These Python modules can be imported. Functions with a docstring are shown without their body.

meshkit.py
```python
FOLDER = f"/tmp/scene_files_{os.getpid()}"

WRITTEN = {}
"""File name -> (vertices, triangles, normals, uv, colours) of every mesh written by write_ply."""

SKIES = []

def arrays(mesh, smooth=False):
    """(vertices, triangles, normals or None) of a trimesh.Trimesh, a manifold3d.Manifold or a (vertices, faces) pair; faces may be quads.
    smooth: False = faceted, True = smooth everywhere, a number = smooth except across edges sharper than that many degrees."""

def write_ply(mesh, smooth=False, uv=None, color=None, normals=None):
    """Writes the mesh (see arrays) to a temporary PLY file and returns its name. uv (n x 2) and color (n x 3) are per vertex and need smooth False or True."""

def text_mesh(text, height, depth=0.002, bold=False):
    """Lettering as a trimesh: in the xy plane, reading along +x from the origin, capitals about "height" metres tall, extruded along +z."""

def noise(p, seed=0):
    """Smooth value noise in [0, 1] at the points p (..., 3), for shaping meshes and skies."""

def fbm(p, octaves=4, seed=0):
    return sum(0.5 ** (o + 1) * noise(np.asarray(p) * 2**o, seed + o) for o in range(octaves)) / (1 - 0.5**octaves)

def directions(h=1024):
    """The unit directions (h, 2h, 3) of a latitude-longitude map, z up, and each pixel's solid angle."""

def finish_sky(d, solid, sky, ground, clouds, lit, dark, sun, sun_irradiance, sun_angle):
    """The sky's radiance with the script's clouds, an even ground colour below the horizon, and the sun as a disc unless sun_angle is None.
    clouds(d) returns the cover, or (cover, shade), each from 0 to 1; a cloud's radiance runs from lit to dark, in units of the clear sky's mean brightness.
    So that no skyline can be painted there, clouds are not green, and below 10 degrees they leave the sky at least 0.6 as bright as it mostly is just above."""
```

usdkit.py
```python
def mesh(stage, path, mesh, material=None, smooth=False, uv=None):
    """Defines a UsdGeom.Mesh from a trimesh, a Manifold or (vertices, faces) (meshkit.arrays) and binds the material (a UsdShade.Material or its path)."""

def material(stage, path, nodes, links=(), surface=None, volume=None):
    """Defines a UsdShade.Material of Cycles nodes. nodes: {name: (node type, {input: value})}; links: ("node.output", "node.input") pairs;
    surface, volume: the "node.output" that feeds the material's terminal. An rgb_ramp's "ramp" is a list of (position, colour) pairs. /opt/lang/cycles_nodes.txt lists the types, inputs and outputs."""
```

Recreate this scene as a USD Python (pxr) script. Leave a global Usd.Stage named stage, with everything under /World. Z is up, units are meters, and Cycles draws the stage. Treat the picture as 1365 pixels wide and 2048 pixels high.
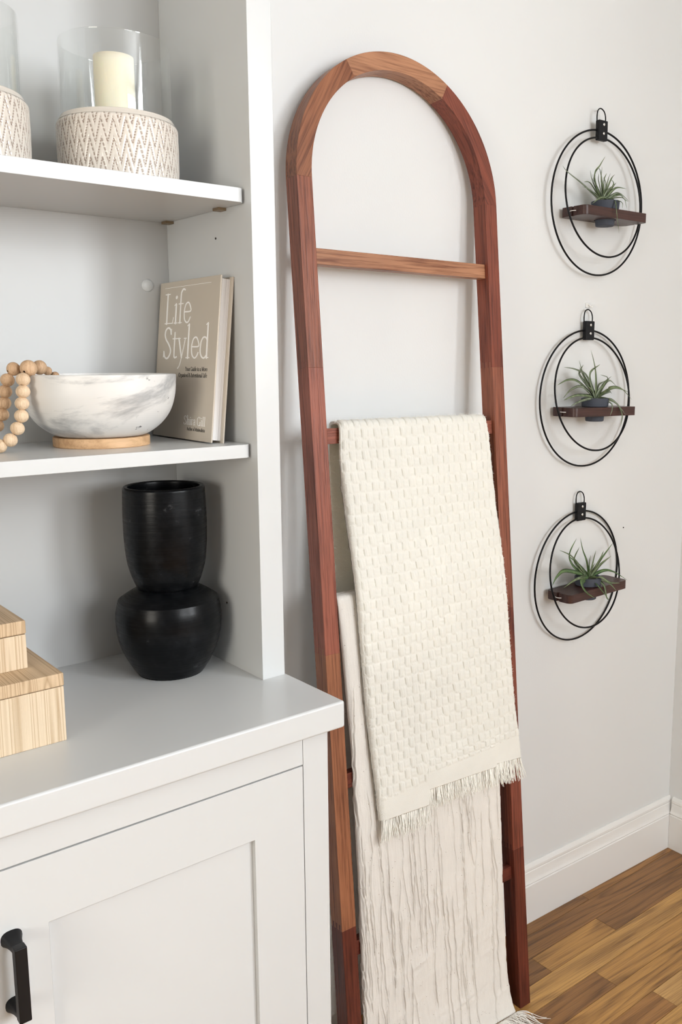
import math, random
import numpy as np
import trimesh
import manifold3d as m3
from shapely.geometry import Polygon, LineString, box as sbox
from shapely.ops import unary_union
from shapely import affinity
from pxr import Usd, UsdGeom, UsdLux, UsdShade, Gf, Sdf, Vt
import usdkit, meshkit

stage = Usd.Stage.CreateInMemory()
UsdGeom.SetStageUpAxis(stage, UsdGeom.Tokens.z)
UsdGeom.SetStageMetersPerUnit(stage, 1.0)
UsdGeom.Xform.Define(stage, '/World')
UsdGeom.Scope.Define(stage, '/World/Looks')
random.seed(7); RNG = np.random.default_rng(7)
PI = math.pi

# ------------------------------------------------------------------ camera
W, H = 1365.0, 2048.0
CAM = np.array([-0.66667, -1.39295, 1.35982]); YAW, PITCH, ROLL = map(math.radians, (37.617, -9.039, -0.1335))
FPX, PX, PY = 1795.31, 773.62, 1006.03
fwd = np.array([math.sin(YAW)*math.cos(PITCH), math.cos(YAW)*math.cos(PITCH), math.sin(PITCH)])
rgt = np.array([math.cos(YAW), -math.sin(YAW), 0.0]); upv = np.cross(rgt, fwd)
rgt, upv = rgt*math.cos(ROLL)+upv*math.sin(ROLL), -rgt*math.sin(ROLL)+upv*math.cos(ROLL)
cam = UsdGeom.Camera.Define(stage, '/World/camera')
cm = np.eye(4); cm[0, :3], cm[1, :3], cm[2, :3], cm[3, :3] = rgt, upv, -fwd, CAM
cam.AddTransformOp().Set(Gf.Matrix4d(*cm.ravel()))
cam.CreateHorizontalApertureAttr(36.0); cam.CreateVerticalApertureAttr(36.0*H/W)
cam.CreateFocalLengthAttr(FPX/W*36.0)
cam.CreateHorizontalApertureOffsetAttr((W/2-PX)*36.0/W); cam.CreateVerticalApertureOffsetAttr(-(H/2-PY)*36.0/W)
cam.CreateClippingRangeAttr(Gf.Vec2f(0.05, 60))
cam.CreateExposureAttr(-0.26)

# ------------------------------------------------------------------ light: daylight through three windows of the room
XL, XR, YF, ZC = -2.7, 1.41, -4.2, 2.8          # left wall, right wall, wall behind the camera, ceiling
def window_light(name, centre, facing, w, h, power, col):
    l = UsdLux.RectLight.Define(stage, '/World/' + name)
    l.CreateWidthAttr(w); l.CreateHeightAttr(h); l.CreateIntensityAttr(power); l.CreateColorAttr(Gf.Vec3f(*col))
    z = -np.array(facing, float); up = np.array([0, 0, 1.0]); x = np.cross(up, z); x /= np.linalg.norm(x); y = np.cross(z, x)
    m = np.eye(4); m[0, :3], m[1, :3], m[2, :3], m[3, :3] = x, y, z, centre
    l.AddTransformOp().Set(Gf.Matrix4d(*m.ravel()))
WIN_R = (-3.95, -2.50, 1.30, 2.65)              # y0, y1, z0, z1 in the right wall
WIN_L = (-2.15, -1.05, 0.90, 1.95)              # in the left wall
WIN_F = (-.05, 1.15, 1.30, 2.65)               # x0, x1, z0, z1 in the wall behind the camera
window_light('daylight_right', (XR+.10, (WIN_R[0]+WIN_R[1])/2, (WIN_R[2]+WIN_R[3])/2), (-1, 0, 0), WIN_R[1]-WIN_R[0], WIN_R[3]-WIN_R[2], 28.0, (.935, .97, 1.0))
window_light('daylight_left', (XL-.10, (WIN_L[0]+WIN_L[1])/2, (WIN_L[2]+WIN_L[3])/2), (1, 0, 0), WIN_L[1]-WIN_L[0], WIN_L[3]-WIN_L[2], 14.0, (1.0, .945, .84))
window_light('daylight_behind', ((WIN_F[0]+WIN_F[1])/2, YF-.10, (WIN_F[2]+WIN_F[3])/2), (0, 1, 0), WIN_F[1]-WIN_F[0], WIN_F[3]-WIN_F[2], 14.0, (.935, .97, 1.0))

# ------------------------------------------------------------------ helpers
used = {}
def numbered(path):
    n = used.get(path, -1) + 1; used[path] = n
    return path if n == 0 else '%s_%03d' % (path, n)
def setd(prim, **kw):
    for k, v in kw.items():
        if v: prim.SetCustomDataByKey(k, v)
def group_xf(name, parent='/World', mat4=None, loc=None, rotz=0.0):
    x = UsdGeom.Xform.Define(stage, numbered(str(parent) + '/' + name))
    if mat4 is not None: x.AddTransformOp().Set(Gf.Matrix4d(*np.asarray(mat4, float).ravel()))
    elif loc is not None:
        x.AddTranslateOp().Set(Gf.Vec3d(*map(float, loc)))
        if rotz: x.AddRotateZOp().Set(float(rotz))
    return str(x.GetPath())
def thing(name, label, cat, loc=None, rotz=0.0, mat4=None, group=None):
    p = group_xf(name, '/World', mat4, loc, rotz)
    setd(stage.GetPrimAtPath(p), label=label, category=cat, group=group)
    return p
def obj(name, mesh, mat, parent='/World', smooth=35, label=None, kind=None, loc=None):
    path = numbered(str(parent) + '/' + name)
    m = usdkit.mesh(stage, path, mesh, MAT[mat], smooth)
    if loc is not None: UsdGeom.Xformable(m).AddTranslateOp().Set(Gf.Vec3d(*map(float, loc)))
    setd(m.GetPrim(), label=label, kind=kind)
    return path
def curves(name, strands, width, mat, parent, kind='stuff', label=None):
    path = numbered(str(parent) + '/' + name)
    c = UsdGeom.BasisCurves.Define(stage, path)
    c.CreateTypeAttr('linear'); c.CreateWrapAttr('nonperiodic')
    c.CreatePointsAttr(Vt.Vec3fArray.FromNumpy(np.vstack(strands).astype(np.float32)))
    c.CreateCurveVertexCountsAttr(Vt.IntArray.FromNumpy(np.array([len(s) for s in strands], np.int32)))
    wd = np.concatenate([np.linspace(1, .55, len(s))*width for s in strands]).astype(np.float32)
    c.CreateWidthsAttr(Vt.FloatArray.FromNumpy(wd)); c.SetWidthsInterpolation('vertex')
    UsdShade.MaterialBindingAPI.Apply(c.GetPrim()).Bind(MAT[mat])
    setd(c.GetPrim(), kind=kind, label=label)
    return path
def bx(x0, x1, y0, y1, z0, z1):
    b = trimesh.creation.box((abs(x1-x0), abs(y1-y0), abs(z1-z0))); b.apply_translation(((x0+x1)/2, (y0+y1)/2, (z0+z1)/2)); return b
def rbox(x0, x1, y0, y1, z0, z1, r=.002, seg=12):
    s = m3.Manifold.sphere(r, seg)
    pts = [s.translate((x, y, z)) for x in (x0+r, x1-r) for y in (y0+r, y1-r) for z in (z0+r, z1-r)]
    return tm(m3.Manifold.batch_hull(pts))
def tm(man):
    m = man.to_mesh(); return trimesh.Trimesh(np.array(m.vert_properties[:, :3]), np.array(m.tri_verts), process=False)
def lathe(profile, n=96):
    pr = np.asarray(profile, float); th = np.linspace(0, 2*PI, n, endpoint=False)
    v = np.stack([np.outer(pr[:, 0], np.cos(th)), np.outer(pr[:, 0], np.sin(th)), np.repeat(pr[:, 1][:, None], n, 1)], -1).reshape(-1, 3)
    f = []
    k = len(pr)
    i, j = np.meshgrid(np.arange(k-1), np.arange(n), indexing='ij'); j2 = (j+1) % n
    a, b, c, d = i*n+j, i*n+j2, (i+1)*n+j2, (i+1)*n+j
    f = np.vstack([np.stack([a, b, c], -1).reshape(-1, 3), np.stack([a, c, d], -1).reshape(-1, 3)])
    return trimesh.Trimesh(v, f, process=False)
def spline(pts, n=24):
    p = np.asarray(pts, float); out = []
    P = np.vstack([2*p[0]-p[1], p, 2*p[-1]-p[-2]])
    for i in range(1, len(P)-2):
        t = np.linspace(0, 1, n, endpoint=(i == len(P)-3))[:, None]
        a, b, c, d = P[i-1], P[i], P[i+1], P[i+2]
        out.append(.5*((2*b)+(c-a)*t+(2*a-5*b+4*c-d)*t*t+(3*b-a-3*c+d)*t**3))
    return np.vstack(out)
def tube(path, r, n=10, closed=False):
    p = np.asarray(path, float); k = len(p); r = np.broadcast_to(r, (k,))
    t = np.roll(p, -1, 0)-np.roll(p, 1, 0) if closed else np.gradient(p, axis=0)
    t /= np.linalg.norm(t, axis=1)[:, None]
    a = np.array([0, 0, 1.0]) if abs(t[0][2]) < .9 else np.array([1.0, 0, 0])
    N = []; nn = np.cross(t[0], a); nn /= np.linalg.norm(nn)
    for i in range(k):
        nn = nn-t[i]*(nn@t[i]); nn /= np.linalg.norm(nn); N.append(nn)
    N = np.array(N); B = np.cross(t, N); th = np.linspace(0, 2*PI, n, endpoint=False)
    if closed:   # spread the leftover twist
        e = N[-1]-t[0]*(N[-1]@t[0]); ang = math.atan2(e@B[0], e@N[0]); th2 = th[None]-np.linspace(0, ang, k)[:, None]
    else: th2 = np.repeat(th[None], k, 0)
    v = p[:, None]+r[:, None, None]*(np.cos(th2)[..., None]*N[:, None]+np.sin(th2)[..., None]*B[:, None])
    f = []
    K = k if closed else k-1
    i, j = np.meshgrid(np.arange(K), np.arange(n), indexing='ij'); i2 = (i+1) % k; j2 = (j+1) % n
    q = np.stack([i*n+j, i*n+j2, i2*n+j2, i2*n+j], -1).reshape(-1, 4)
    f = np.vstack([q[:, [0, 1, 2]], q[:, [0, 2, 3]]])
    v = v.reshape(-1, 3)
    if not closed:
        v = np.vstack([v, p[0], p[-1]]); c0, c1 = len(v)-2, len(v)-1; jj = np.arange(n); jn = (jj+1) % n
        f = np.vstack([f, np.stack([jn, jj, np.full(n, c0)], -1), np.stack([(k-1)*n+jj, (k-1)*n+jn, np.full(n, c1)], -1)])
    return trimesh.Trimesh(v, f, process=False)
def prism(poly, h0, h1):
    """extrude a shapely polygon of the xy plane from z=h0 to h1"""
    ms = [trimesh.creation.extrude_polygon(g, h1-h0, engine='earcut') for g in getattr(poly, 'geoms', [poly])]
    m = trimesh.util.concatenate(ms); m.apply_translation((0, 0, h0)); return m
def grid_faces(nu, nv, off=0, flip=False):
    i, j = np.meshgrid(np.arange(nu-1), np.arange(nv-1), indexing='ij')
    a, b, c, d = i*nv+j, (i+1)*nv+j, (i+1)*nv+j+1, i*nv+j+1
    q = np.stack([a, b, c, d], -1).reshape(-1, 4)+off
    f = np.vstack([q[:, [0, 1, 2]], q[:, [0, 2, 3]]])
    return f[:, ::-1] if flip else f
def slab(front, back):
    """closed sheet between two equal grids of points (nu, nv, 3)"""
    nu, nv, _ = front.shape; o = nu*nv
    f = [grid_faces(nu, nv), grid_faces(nu, nv, o, True)]
    rim = [(i, 0) for i in range(nu)]+[(nu-1, j) for j in range(1, nv)]+[(i, nv-1) for i in range(nu-2, -1, -1)]+[(0, j) for j in range(nv-2, 0, -1)]
    r = np.array([i*nv+j for i, j in rim]); r2 = np.roll(r, -1)
    f += [np.stack([r, r+o, r2+o], -1), np.stack([r, r2+o, r2], -1)]
    return trimesh.Trimesh(np.vstack([front.reshape(-1, 3), back.reshape(-1, 3)]), np.vstack(f), process=False)
def smoothstep(a, b, x):
    t = np.clip((x-a)/(b-a), 0, 1); return t*t*(3-2*t)

# ------------------------------------------------------------------ materials
MAT = {}
def mat(name, nodes, links, surface='p.BSDF', volume=None):
    MAT[name] = usdkit.material(stage, '/World/Looks/' + name, nodes, links, surface, volume)
def paint(name, col, rough=.45, bump=.0, bscale=400, edge=.0, spec=.5, var=.0):
    nodes = {'p': ('principled_bsdf', {'base_color': col, 'roughness': rough, 'specular_ior_level': spec}), 'tc': ('texture_coordinate', {})}
    links = []
    if edge:
        nodes['bv'] = ('bevel', {'radius': edge, 'samples': 4})
    if bump:
        nodes['n'] = ('noise_texture', {'scale': bscale, 'detail': 3.0}); links += [('tc.object', 'n.vector')]
        nodes['b'] = ('bump', {'strength': bump, 'distance': .001}); links += [('n.fac', 'b.height'), ('b.normal', 'p.normal')]
        if edge: links += [('bv.bevel', 'b.normal')]
    elif edge: links += [('bv.bevel', 'p.normal')]
    if var:
        nodes['vn'] = ('noise_texture', {'scale': 2.2, 'detail': 3.0}); links += [('tc.object', 'vn.vector')]
        nodes['vr'] = ('rgb_ramp', {'ramp': [(.3, [c*(1-var) for c in col]), (.7, [min(1, c*(1+var)) for c in col])]})
        links += [('vn.fac', 'vr.fac'), ('vr.color', 'p.base_color')]
    mat(name, nodes, links)
def wood(name, dark, light, rot=(0, 0, 0), scale=(1, 1, 1), rings=9.0, ringmix=.55, pore=.5, rough=.45, edge=.0012, bump=.25, big=3.0, porescale=1.0, spec=.5):
    """grain along local z unless turned by rot; contour lines of a stretched noise give the figure"""
    s = scale
    nodes = {
        'tc': ('texture_coordinate', {}),
        'm': ('mapping', {'rotation': rot}),
        'm1': ('mapping', {'scale': (14*s[0], 14*s[1], 1.1*s[2])}),
        'n1': ('noise_texture', {'scale': 1.0, 'detail': 2.0, 'roughness': .45, 'distortion': .25}),
        'k': ('math', {'math_type': 'multiply', 'value2': rings}),
        'fr': ('math', {'math_type': 'fraction'}),
        'r1': ('rgb_ramp', {'ramp': [(0, (0, 0, 0)), (.12, (.30, .30, .30)), (.40, (.85, .85, .85)), (.80, (1, 1, 1)), (1, (.05, .05, .05))]}),
        'm2': ('mapping', {'scale': (260*s[0]*porescale, 260*s[1]*porescale, 9*s[2])}),
        'n2': ('noise_texture', {'scale': 1.0, 'detail': 3.0, 'roughness': .6}),
        'r2': ('rgb_ramp', {'ramp': [(.34, (0, 0, 0)), (.56, (1, 1, 1))]}),
        'm3': ('mapping', {'scale': (big*2*s[0], big*2*s[1], big*.8*s[2])}),
        'n3': ('noise_texture', {'scale': 1.0, 'detail': 3.0}),
        'r3': ('rgb_ramp', {'ramp': [(.32, (0, 0, 0)), (.68, (1, 1, 1))]}),
        'x1': ('mix_float', {'fac': ringmix}),
        'x2': ('mix_float', {'fac': pore*.5}),
        'c': ('rgb_ramp', {'ramp': [(0.05, dark), (.95, light)]}),
        'p': ('principled_bsdf', {'roughness': rough, 'specular_ior_level': spec}),
        'b': ('bump', {'strength': bump, 'distance': .0006}),
        'bv': ('bevel', {'radius': edge, 'samples': 4}),
    }
    links = [('tc.object', 'm.vector'), ('m.vector', 'm1.vector'), ('m.vector', 'm2.vector'), ('m.vector', 'm3.vector'), ('m1.vector', 'n1.vector'), ('n1.fac', 'k.value1'), ('k.value', 'fr.value1'),
             ('fr.value', 'r1.fac'), ('m2.vector', 'n2.vector'), ('n2.fac', 'r2.fac'), ('m3.vector', 'n3.vector'), ('n3.fac', 'r3.fac'), ('r3.color', 'x1.a'), ('r1.color', 'x1.b'), ('x1.result', 'x2.a'), ('r2.color', 'x2.b'),
             ('x2.result', 'c.fac'), ('c.color', 'p.base_color'), ('r2.color', 'b.height'), ('bv.bevel', 'b.normal'), ('b.normal', 'p.normal')]
    mat(name, nodes, links)

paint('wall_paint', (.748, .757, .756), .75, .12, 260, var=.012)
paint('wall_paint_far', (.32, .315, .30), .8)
paint('trim_white', (.83, .82, .80), .38, .05, 120, edge=.001)
paint('ceiling_white', (.62, .62, .61), .8)
paint('cabinet_white', (.59, .606, .614), .30, .03, 700, edge=.0012)
paint('cabinet_back_shaded', (.485, .493, .495), .38, .03, 700)  # cabinet white darkened: shade inside the hutch is put into the colour
paint('gap_dark', (.05, .05, .05), .8)
paint('black_metal', (.006, .006, .007), .42, edge=.0006, spec=.25)
paint('black_wire', (.004, .004, .005), .38, spec=.2)
paint('black_leather', (.006, .006, .008), .55, .3, 900, edge=.0006, spec=.25)
paint('hook_plastic', (.82, .82, .80), .25)
mat('steel', {'p': ('principled_bsdf', {'base_color': (.75, .74, .72), 'metallic': 1.0, 'roughness': .28})}, [])
mat('brass_pin', {'p': ('principled_bsdf', {'base_color': (.30, .22, .14), 'metallic': .7, 'roughness': .4})}, [])
paint('nail_hole', (.03, .025, .02), .9)

# ------------------------------------------------------------------ setting
def struct(name, mesh, m, smooth=35, label=None):
    p = obj(name, mesh, m, '/World', smooth); setd(stage.GetPrimAtPath(p), kind='structure', label=label); return p
T = .12
wall_back = struct('wall_back', bx(XL-T, XR+T, 0, T, -.05, ZC), 'wall_paint', False)
def wall_with_hole(axis, a0, a1, at0, at1, hole):
    h0, h1, z0, z1 = hole
    def b(p0, p1, q0, q1): return bx(at0, at1, p0, p1, q0, q1) if axis == 'x' else bx(p0, p1, at0, at1, q0, q1)
    return trimesh.util.concatenate([b(a0, h0, -.05, ZC), b(h1, a1, -.05, ZC), b(h0, h1, -.05, z0), b(h0, h1, z1, ZC)])
struct('wall_right', wall_with_hole('x', YF-T, 0, XR, XR+T, WIN_R), 'wall_paint', False)
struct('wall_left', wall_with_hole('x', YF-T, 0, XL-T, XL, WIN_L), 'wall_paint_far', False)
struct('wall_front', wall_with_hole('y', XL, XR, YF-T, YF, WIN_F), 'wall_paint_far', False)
struct('ceiling', bx(XL-T, XR+T, YF-T, T, ZC, ZC+.1), 'ceiling_white', False)
def window_frame(axis, at, hole):
    h0, h1, z0, z1 = hole; fr = .07; ms = []
    def b(p0, p1, q0, q1, d=.03): return bx(at-d, at+d, p0, p1, q0, q1) if axis == 'x' else bx(p0, p1, at-d, at+d, q0, q1)
    ms = [b(h0-fr, h0, z0-fr, z1+fr), b(h1, h1+fr, z0-fr, z1+fr), b(h0, h1, z1, z1+fr), b(h0, h1, z0-fr, z0), b(h0, h1, (z0+z1)/2-.02, (z0+z1)/2+.02, .02)]
    return trimesh.util.concatenate(ms)
struct('window_1', window_frame('x', XR, WIN_R), 'trim_white', False)
struct('window_2', window_frame('x', XL, WIN_L), 'trim_white', False)
struct('window_3', window_frame('y', YF, WIN_F), 'trim_white', False)
# baseboards: moulded profile (out from wall, height)
BP = [(0, 0), (.016, 0), (.016, .098), (.0135, .1005), (.0155, .1035), (.0135, .107), (.011, .112), (.0095, .122), (.009, .1295), (.0075, .1315), (.0092, .134), (.0088, .1395), (.006, .1455), (.003, .1488), (0, .1488)]
def board_profile(): return Polygon(BP)
def baseboard(x0, x1):          # along x on the back wall, profile towards -y
    m = prism(board_profile(), x0, x1)     # profile (a,h) in xy, length z
    v = m.vertices.copy(); m.vertices = np.stack([v[:, 2], -v[:, 0], v[:, 1]], -1); m.fix_normals(); return m
struct('baseboard_back', baseboard(XL, XR), 'trim_white', 20)
bb = baseboard(YF, -.0165); v = bb.vertices.copy(); bb.vertices = np.stack([XR+v[:, 1], v[:, 0], v[:, 2]], -1); bb.fix_normals()
struct('baseboard_right', bb, 'trim_white', 20)
for uvx, uvz in ((1.158, .9435), (1.168, .788)):
    d = trimesh.creation.cylinder(radius=.0017, height=.0012, sections=12); d.apply_transform(trimesh.transformations.rotation_matrix(PI/2, (1, 0, 0)))
    d.apply_translation((uvx, -.0004, uvz)); obj('nail_hole', d, 'nail_hole', wall_back)

# oak strip floor: one mesh per strip, rows turned a little against the wall as in the photo
OAK = [((.11, .044, .012), (.40, .19, .055)), ((.15, .062, .015), (.52, .27, .075)), ((.18, .08, .02), (.60, .33, .10)), ((.080, .032, .010), (.31, .145, .044)), ((.22, .10, .03), (.66, .39, .14))]
for i, (d, l) in enumerate(OAK):
    wood('oak_%d' % i, d, l, rot=(0, PI/2, 0), scale=(1.0, 1.0, 1.0), rings=8, ringmix=.72, pore=.7, rough=.36, edge=.0006, bump=.3, big=2.5, porescale=1.2)
floor = struct('floor', bx(XL-T, XR+T, YF-T, T, -.05, -.0125), 'gap_dark', False)
A = math.radians(1.72); PW = .0602; PIV = np.array([.85, -.107])
cs, sn = math.cos(A), math.sin(A)
room = sbox(XL+.001, YF+.001, XR-.001, -.001)
fixed = {-1: [(XL, 3), (2.2, 3)], 0: [(XL, 0), (.60, 3), (2.2, 3)], 1: [(XL, 3), (.741, 1), (.976, 3)], 2: [(XL, 2), (.30, 2)], 3: [(XL, 3), (.815, 1)], 4: [(XL, 1), (.28, 1)], 5: [(XL, 0), (.862, 4)], 6: [(XL, 2), (.55, 2)]}
def plank(x0, x1, row, tone, holder):
    y1 = -PW*(row-1)+0.0; y0 = y1-PW      # row 1 upper edge at the pivot line
    g = .0004
    pts = [(x0+g, y0+g), (x1-g, y0+g), (x1-g, y1-g), (x0+g, y1-g)]
    w = [(PIV[0]+cs*(x-.85)-sn*y, PIV[1]+sn*(x-.85)+cs*y) for x, y in pts]
    poly = Polygon(w).intersection(room)
    if poly.is_empty or poly.area < 2e-4 or poly.geom_type != 'Polygon': return None
    dz = random.uniform(-.0003, 0)
    m = prism(poly, -.012, dz)
    off = np.array([random.uniform(-30, 30), random.uniform(-30, 30), random.uniform(-5, 5)])
    m.apply_translation(off)
    return m, -off
rest = []
rows = list(range(-2, 69))
for row in rows:
    x = XL-.2; cuts = []
    if row in fixed:
        cuts = list(fixed[row])
        edges = [c[0] for c in cuts]; tones = [c[1] for c in cuts]
        while edges[1]-edges[0] > .75:
            edges.insert(1, edges[1]-random.uniform(.35, .7)); tones.insert(1, tones[0]); tones[0] = random.choice([0, 1, 1, 2, 3])
        spans = [(edges[i], edges[i+1] if i+1 < len(edges) else XR+.3, tones[i]) for i in range(len(edges))]
    else:
        spans = []
        x = XL-random.uniform(0, .5)
        while x < XR+.1:
            L = random.uniform(.3, .85); spans.append((x, x+L, random.choice([0, 1, 1, 2, 2, 3, 4]))); x += L
    for a, b, t in spans:
        r = plank(a, b, row, t, floor)
        if r is None: continue
        m, loc = r
        if row < 26 and b > -1.4: obj('plank', m, 'oak_%d' % t, floor, False, loc=loc)
        else:
            m.apply_translation(loc); rest.append(m)
obj('far_planks', trimesh.util.concatenate(rest), 'oak_1', floor, False, kind='stuff')

# ------------------------------------------------------------------ cabinet frame: turned 2.35 degrees against the wall
CA = math.radians(2.35); CR = np.array([[math.cos(CA), -math.sin(CA), 0], [math.sin(CA), math.cos(CA), 0], [0, 0, 1]])
def cloc(x, y, z): return CR @ np.array([x, y, z], float)
CT = .89
cab = thing('sideboard_cabinet', 'white painted wooden base cabinet with shaker doors and a thick top', 'cabinet', (0, 0, 0), 2.35)
CL = -.995                                             # left end of the cabinet
obj('countertop', rbox(CL, 0, -.410, -.0045, CT-.039, CT, .0035, 16), 'cabinet_white', cab)
obj('side_panel', bx(-.0365, -.0185, -.372, -.026, .0, CT-.039), 'cabinet_white', cab, False)
obj('side_panel', bx(CL+.0185, CL+.0365, -.372, -.026, .0, CT-.039), 'cabinet_white', cab, False)
obj('back_panel', bx(CL+.0365, -.0365, -.032, -.027, .09, CT-.039), 'cabinet_white', cab, False)
obj('frame_post', bx(-.0600, -.0180, -.392, -.372, 0, CT-.039), 'cabinet_white', cab, False)
obj('frame_post', bx(CL+.018, CL+.060, -.392, -.372, 0, CT-.039), 'cabinet_white', cab, False)
obj('top_rail', bx(CL+.0603, -.0606, -.3918, -.373, .8068, CT-.039), 'cabinet_white', cab, False)
obj('bottom_rail', bx(CL+.0603, -.0606, -.3918, -.373, .06, .098), 'cabinet_white', cab, False)
obj('cabinet_bottom', bx(CL+.037, -.037, -.372, -.033, .08, .098), 'cabinet_white', cab, False)
def door(x0, x1, hx):
    d = group_xf('door', cab)
    z0, z1, y0, y1 = .1005, .8047, -.392, -.374; st = .0792; tr = .0813
    fr_ = sbox(x0, z0, x1, z1).difference(sbox(x0+st, z0+tr, x1-st, z1-tr))
    m_ = prism(fr_, y0, y1); v_ = m_.vertices.copy(); m_.vertices = np.stack([v_[:, 0], v_[:, 2], v_[:, 1]], -1); m_.fix_normals()
    obj('door_frame', m_, 'cabinet_white', d, False)
    obj('door_panel', bx(x0+st, x1-st, -.3845, -.376, z0+tr, z1-tr), 'cabinet_white', d, False)
    # bow handle: flared feet running into a squared bar
    parts = []
    zt, zb = .7265, .6365
    parts.append(tm(m3.Manifold.batch_hull([m3.Manifold.sphere(.0012, 10).translate((hx+a, y, z)) for a in (-.0055, .0055) for y in (-.4235, -.4145) for z in (zb+.0012, zt-.0012)])))
    for zc, s in ((zt, 1), (zb, -1)):
        prev = None; ln = 7
        for k in range(ln):
            t = k/(ln-1)                     # 0 at the door, 1 at the bar
            hw = .0067+.0053*(1-t)**2.2; hh = .0045+.0055*(1-t)**2.2
            y = -.392-.0255*t; z = zc-s*.0045-s*.001*t
            e = .35+.5*t
            th = np.linspace(0, 2*PI, 20, endpoint=False)
            c = np.sign(np.cos(th))*np.abs(np.cos(th))**(1-e*.6)*hw; q = np.sign(np.sin(th))*np.abs(np.sin(th))**(1-e*.6)*hh
            ringp = np.stack([hx+c, np.full(20, y), z+q], -1)
            if prev is not None: parts.append(tm(m3.Manifold.hull_points(np.vstack([prev, ringp]))))
            prev = ringp
    u = m3.Manifold()
    for q in parts: u = u + m3.Manifold(m3.Mesh(np.array(q.vertices, np.float32), np.array(q.faces, np.uint32)))
    obj('handle', tm(u), 'black_metal', d, 40, label='black metal bow handle with flared feet')
door(-.4952, -.0612, -.4577)
door(-.9335, -.4982, -.5357)

# hutch with open shelves
hut = thing('bookcase_hutch', 'white open-shelved hutch standing on the base cabinet', 'bookcase', cloc(0, 0, CT), 2.35)
HZ = 1.24
HT = .018
obj('side_panel', bx(-.0435, -.0050, -.2660, -.0060, 0.0, HZ), 'cabinet_white', hut, False)
obj('side_panel', bx(CL+.005, CL+.0435, -.2660, -.0060, 0.0, HZ), 'cabinet_white', hut, False)
obj('back_panel', bx(CL+.0435, -.0437, -.0134, -.0070, 0.0, HZ-.03), 'cabinet_back_shaded', hut, False)
obj('top_panel', bx(CL-.005, .005, -.285, -.004, HZ, HZ+.03), 'cabinet_white', hut, False)
def shelf_board(ztop, th):
    x0, x1, y0, y1 = CL+.0445, -.0445, -.2534, -.0142
    p = sbox(x0, y0, x1, y1); r = .012
    p2 = p.buffer(-r).buffer(r, 8)
    p2 = unary_union([p2, sbox(x0, y0+.03, x1, y1)])
    return prism(p2, ztop-th, ztop)
for zt in (1.5936, 1.2411):
    s = obj('shelf', shelf_board(zt-CT, .0190), 'cabinet_white', hut, 30)
    for yy in (-.0293, -.1909):
        for xx in (-.0500, CL+.0500):
            obj('shelf_pin', bx(xx-.0065, xx+.0062, yy-.008, yy+.008, zt-CT-.0228, zt-CT-.0191), 'brass_pin', s, False)
plug = trimesh.creation.icosphere(3, .0098); plug.vertices[:, 1] *= .35; plug.apply_translation((-.0810, -.0136, 1.4767-CT))
obj('screw_cap', plug, 'cabinet_white', hut, True)
for yy, zz in ((-.1667, 1.5358), (-.1667, .988)):
    d = trimesh.creation.cylinder(radius=.0016, height=.001, sections=12); d.apply_transform(trimesh.transformations.rotation_matrix(PI/2, (0, 1, 0)))
    d.apply_translation((-.0437, yy, zz-CT)); obj('pin_hole', d, 'nail_hole', hut, False)

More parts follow.
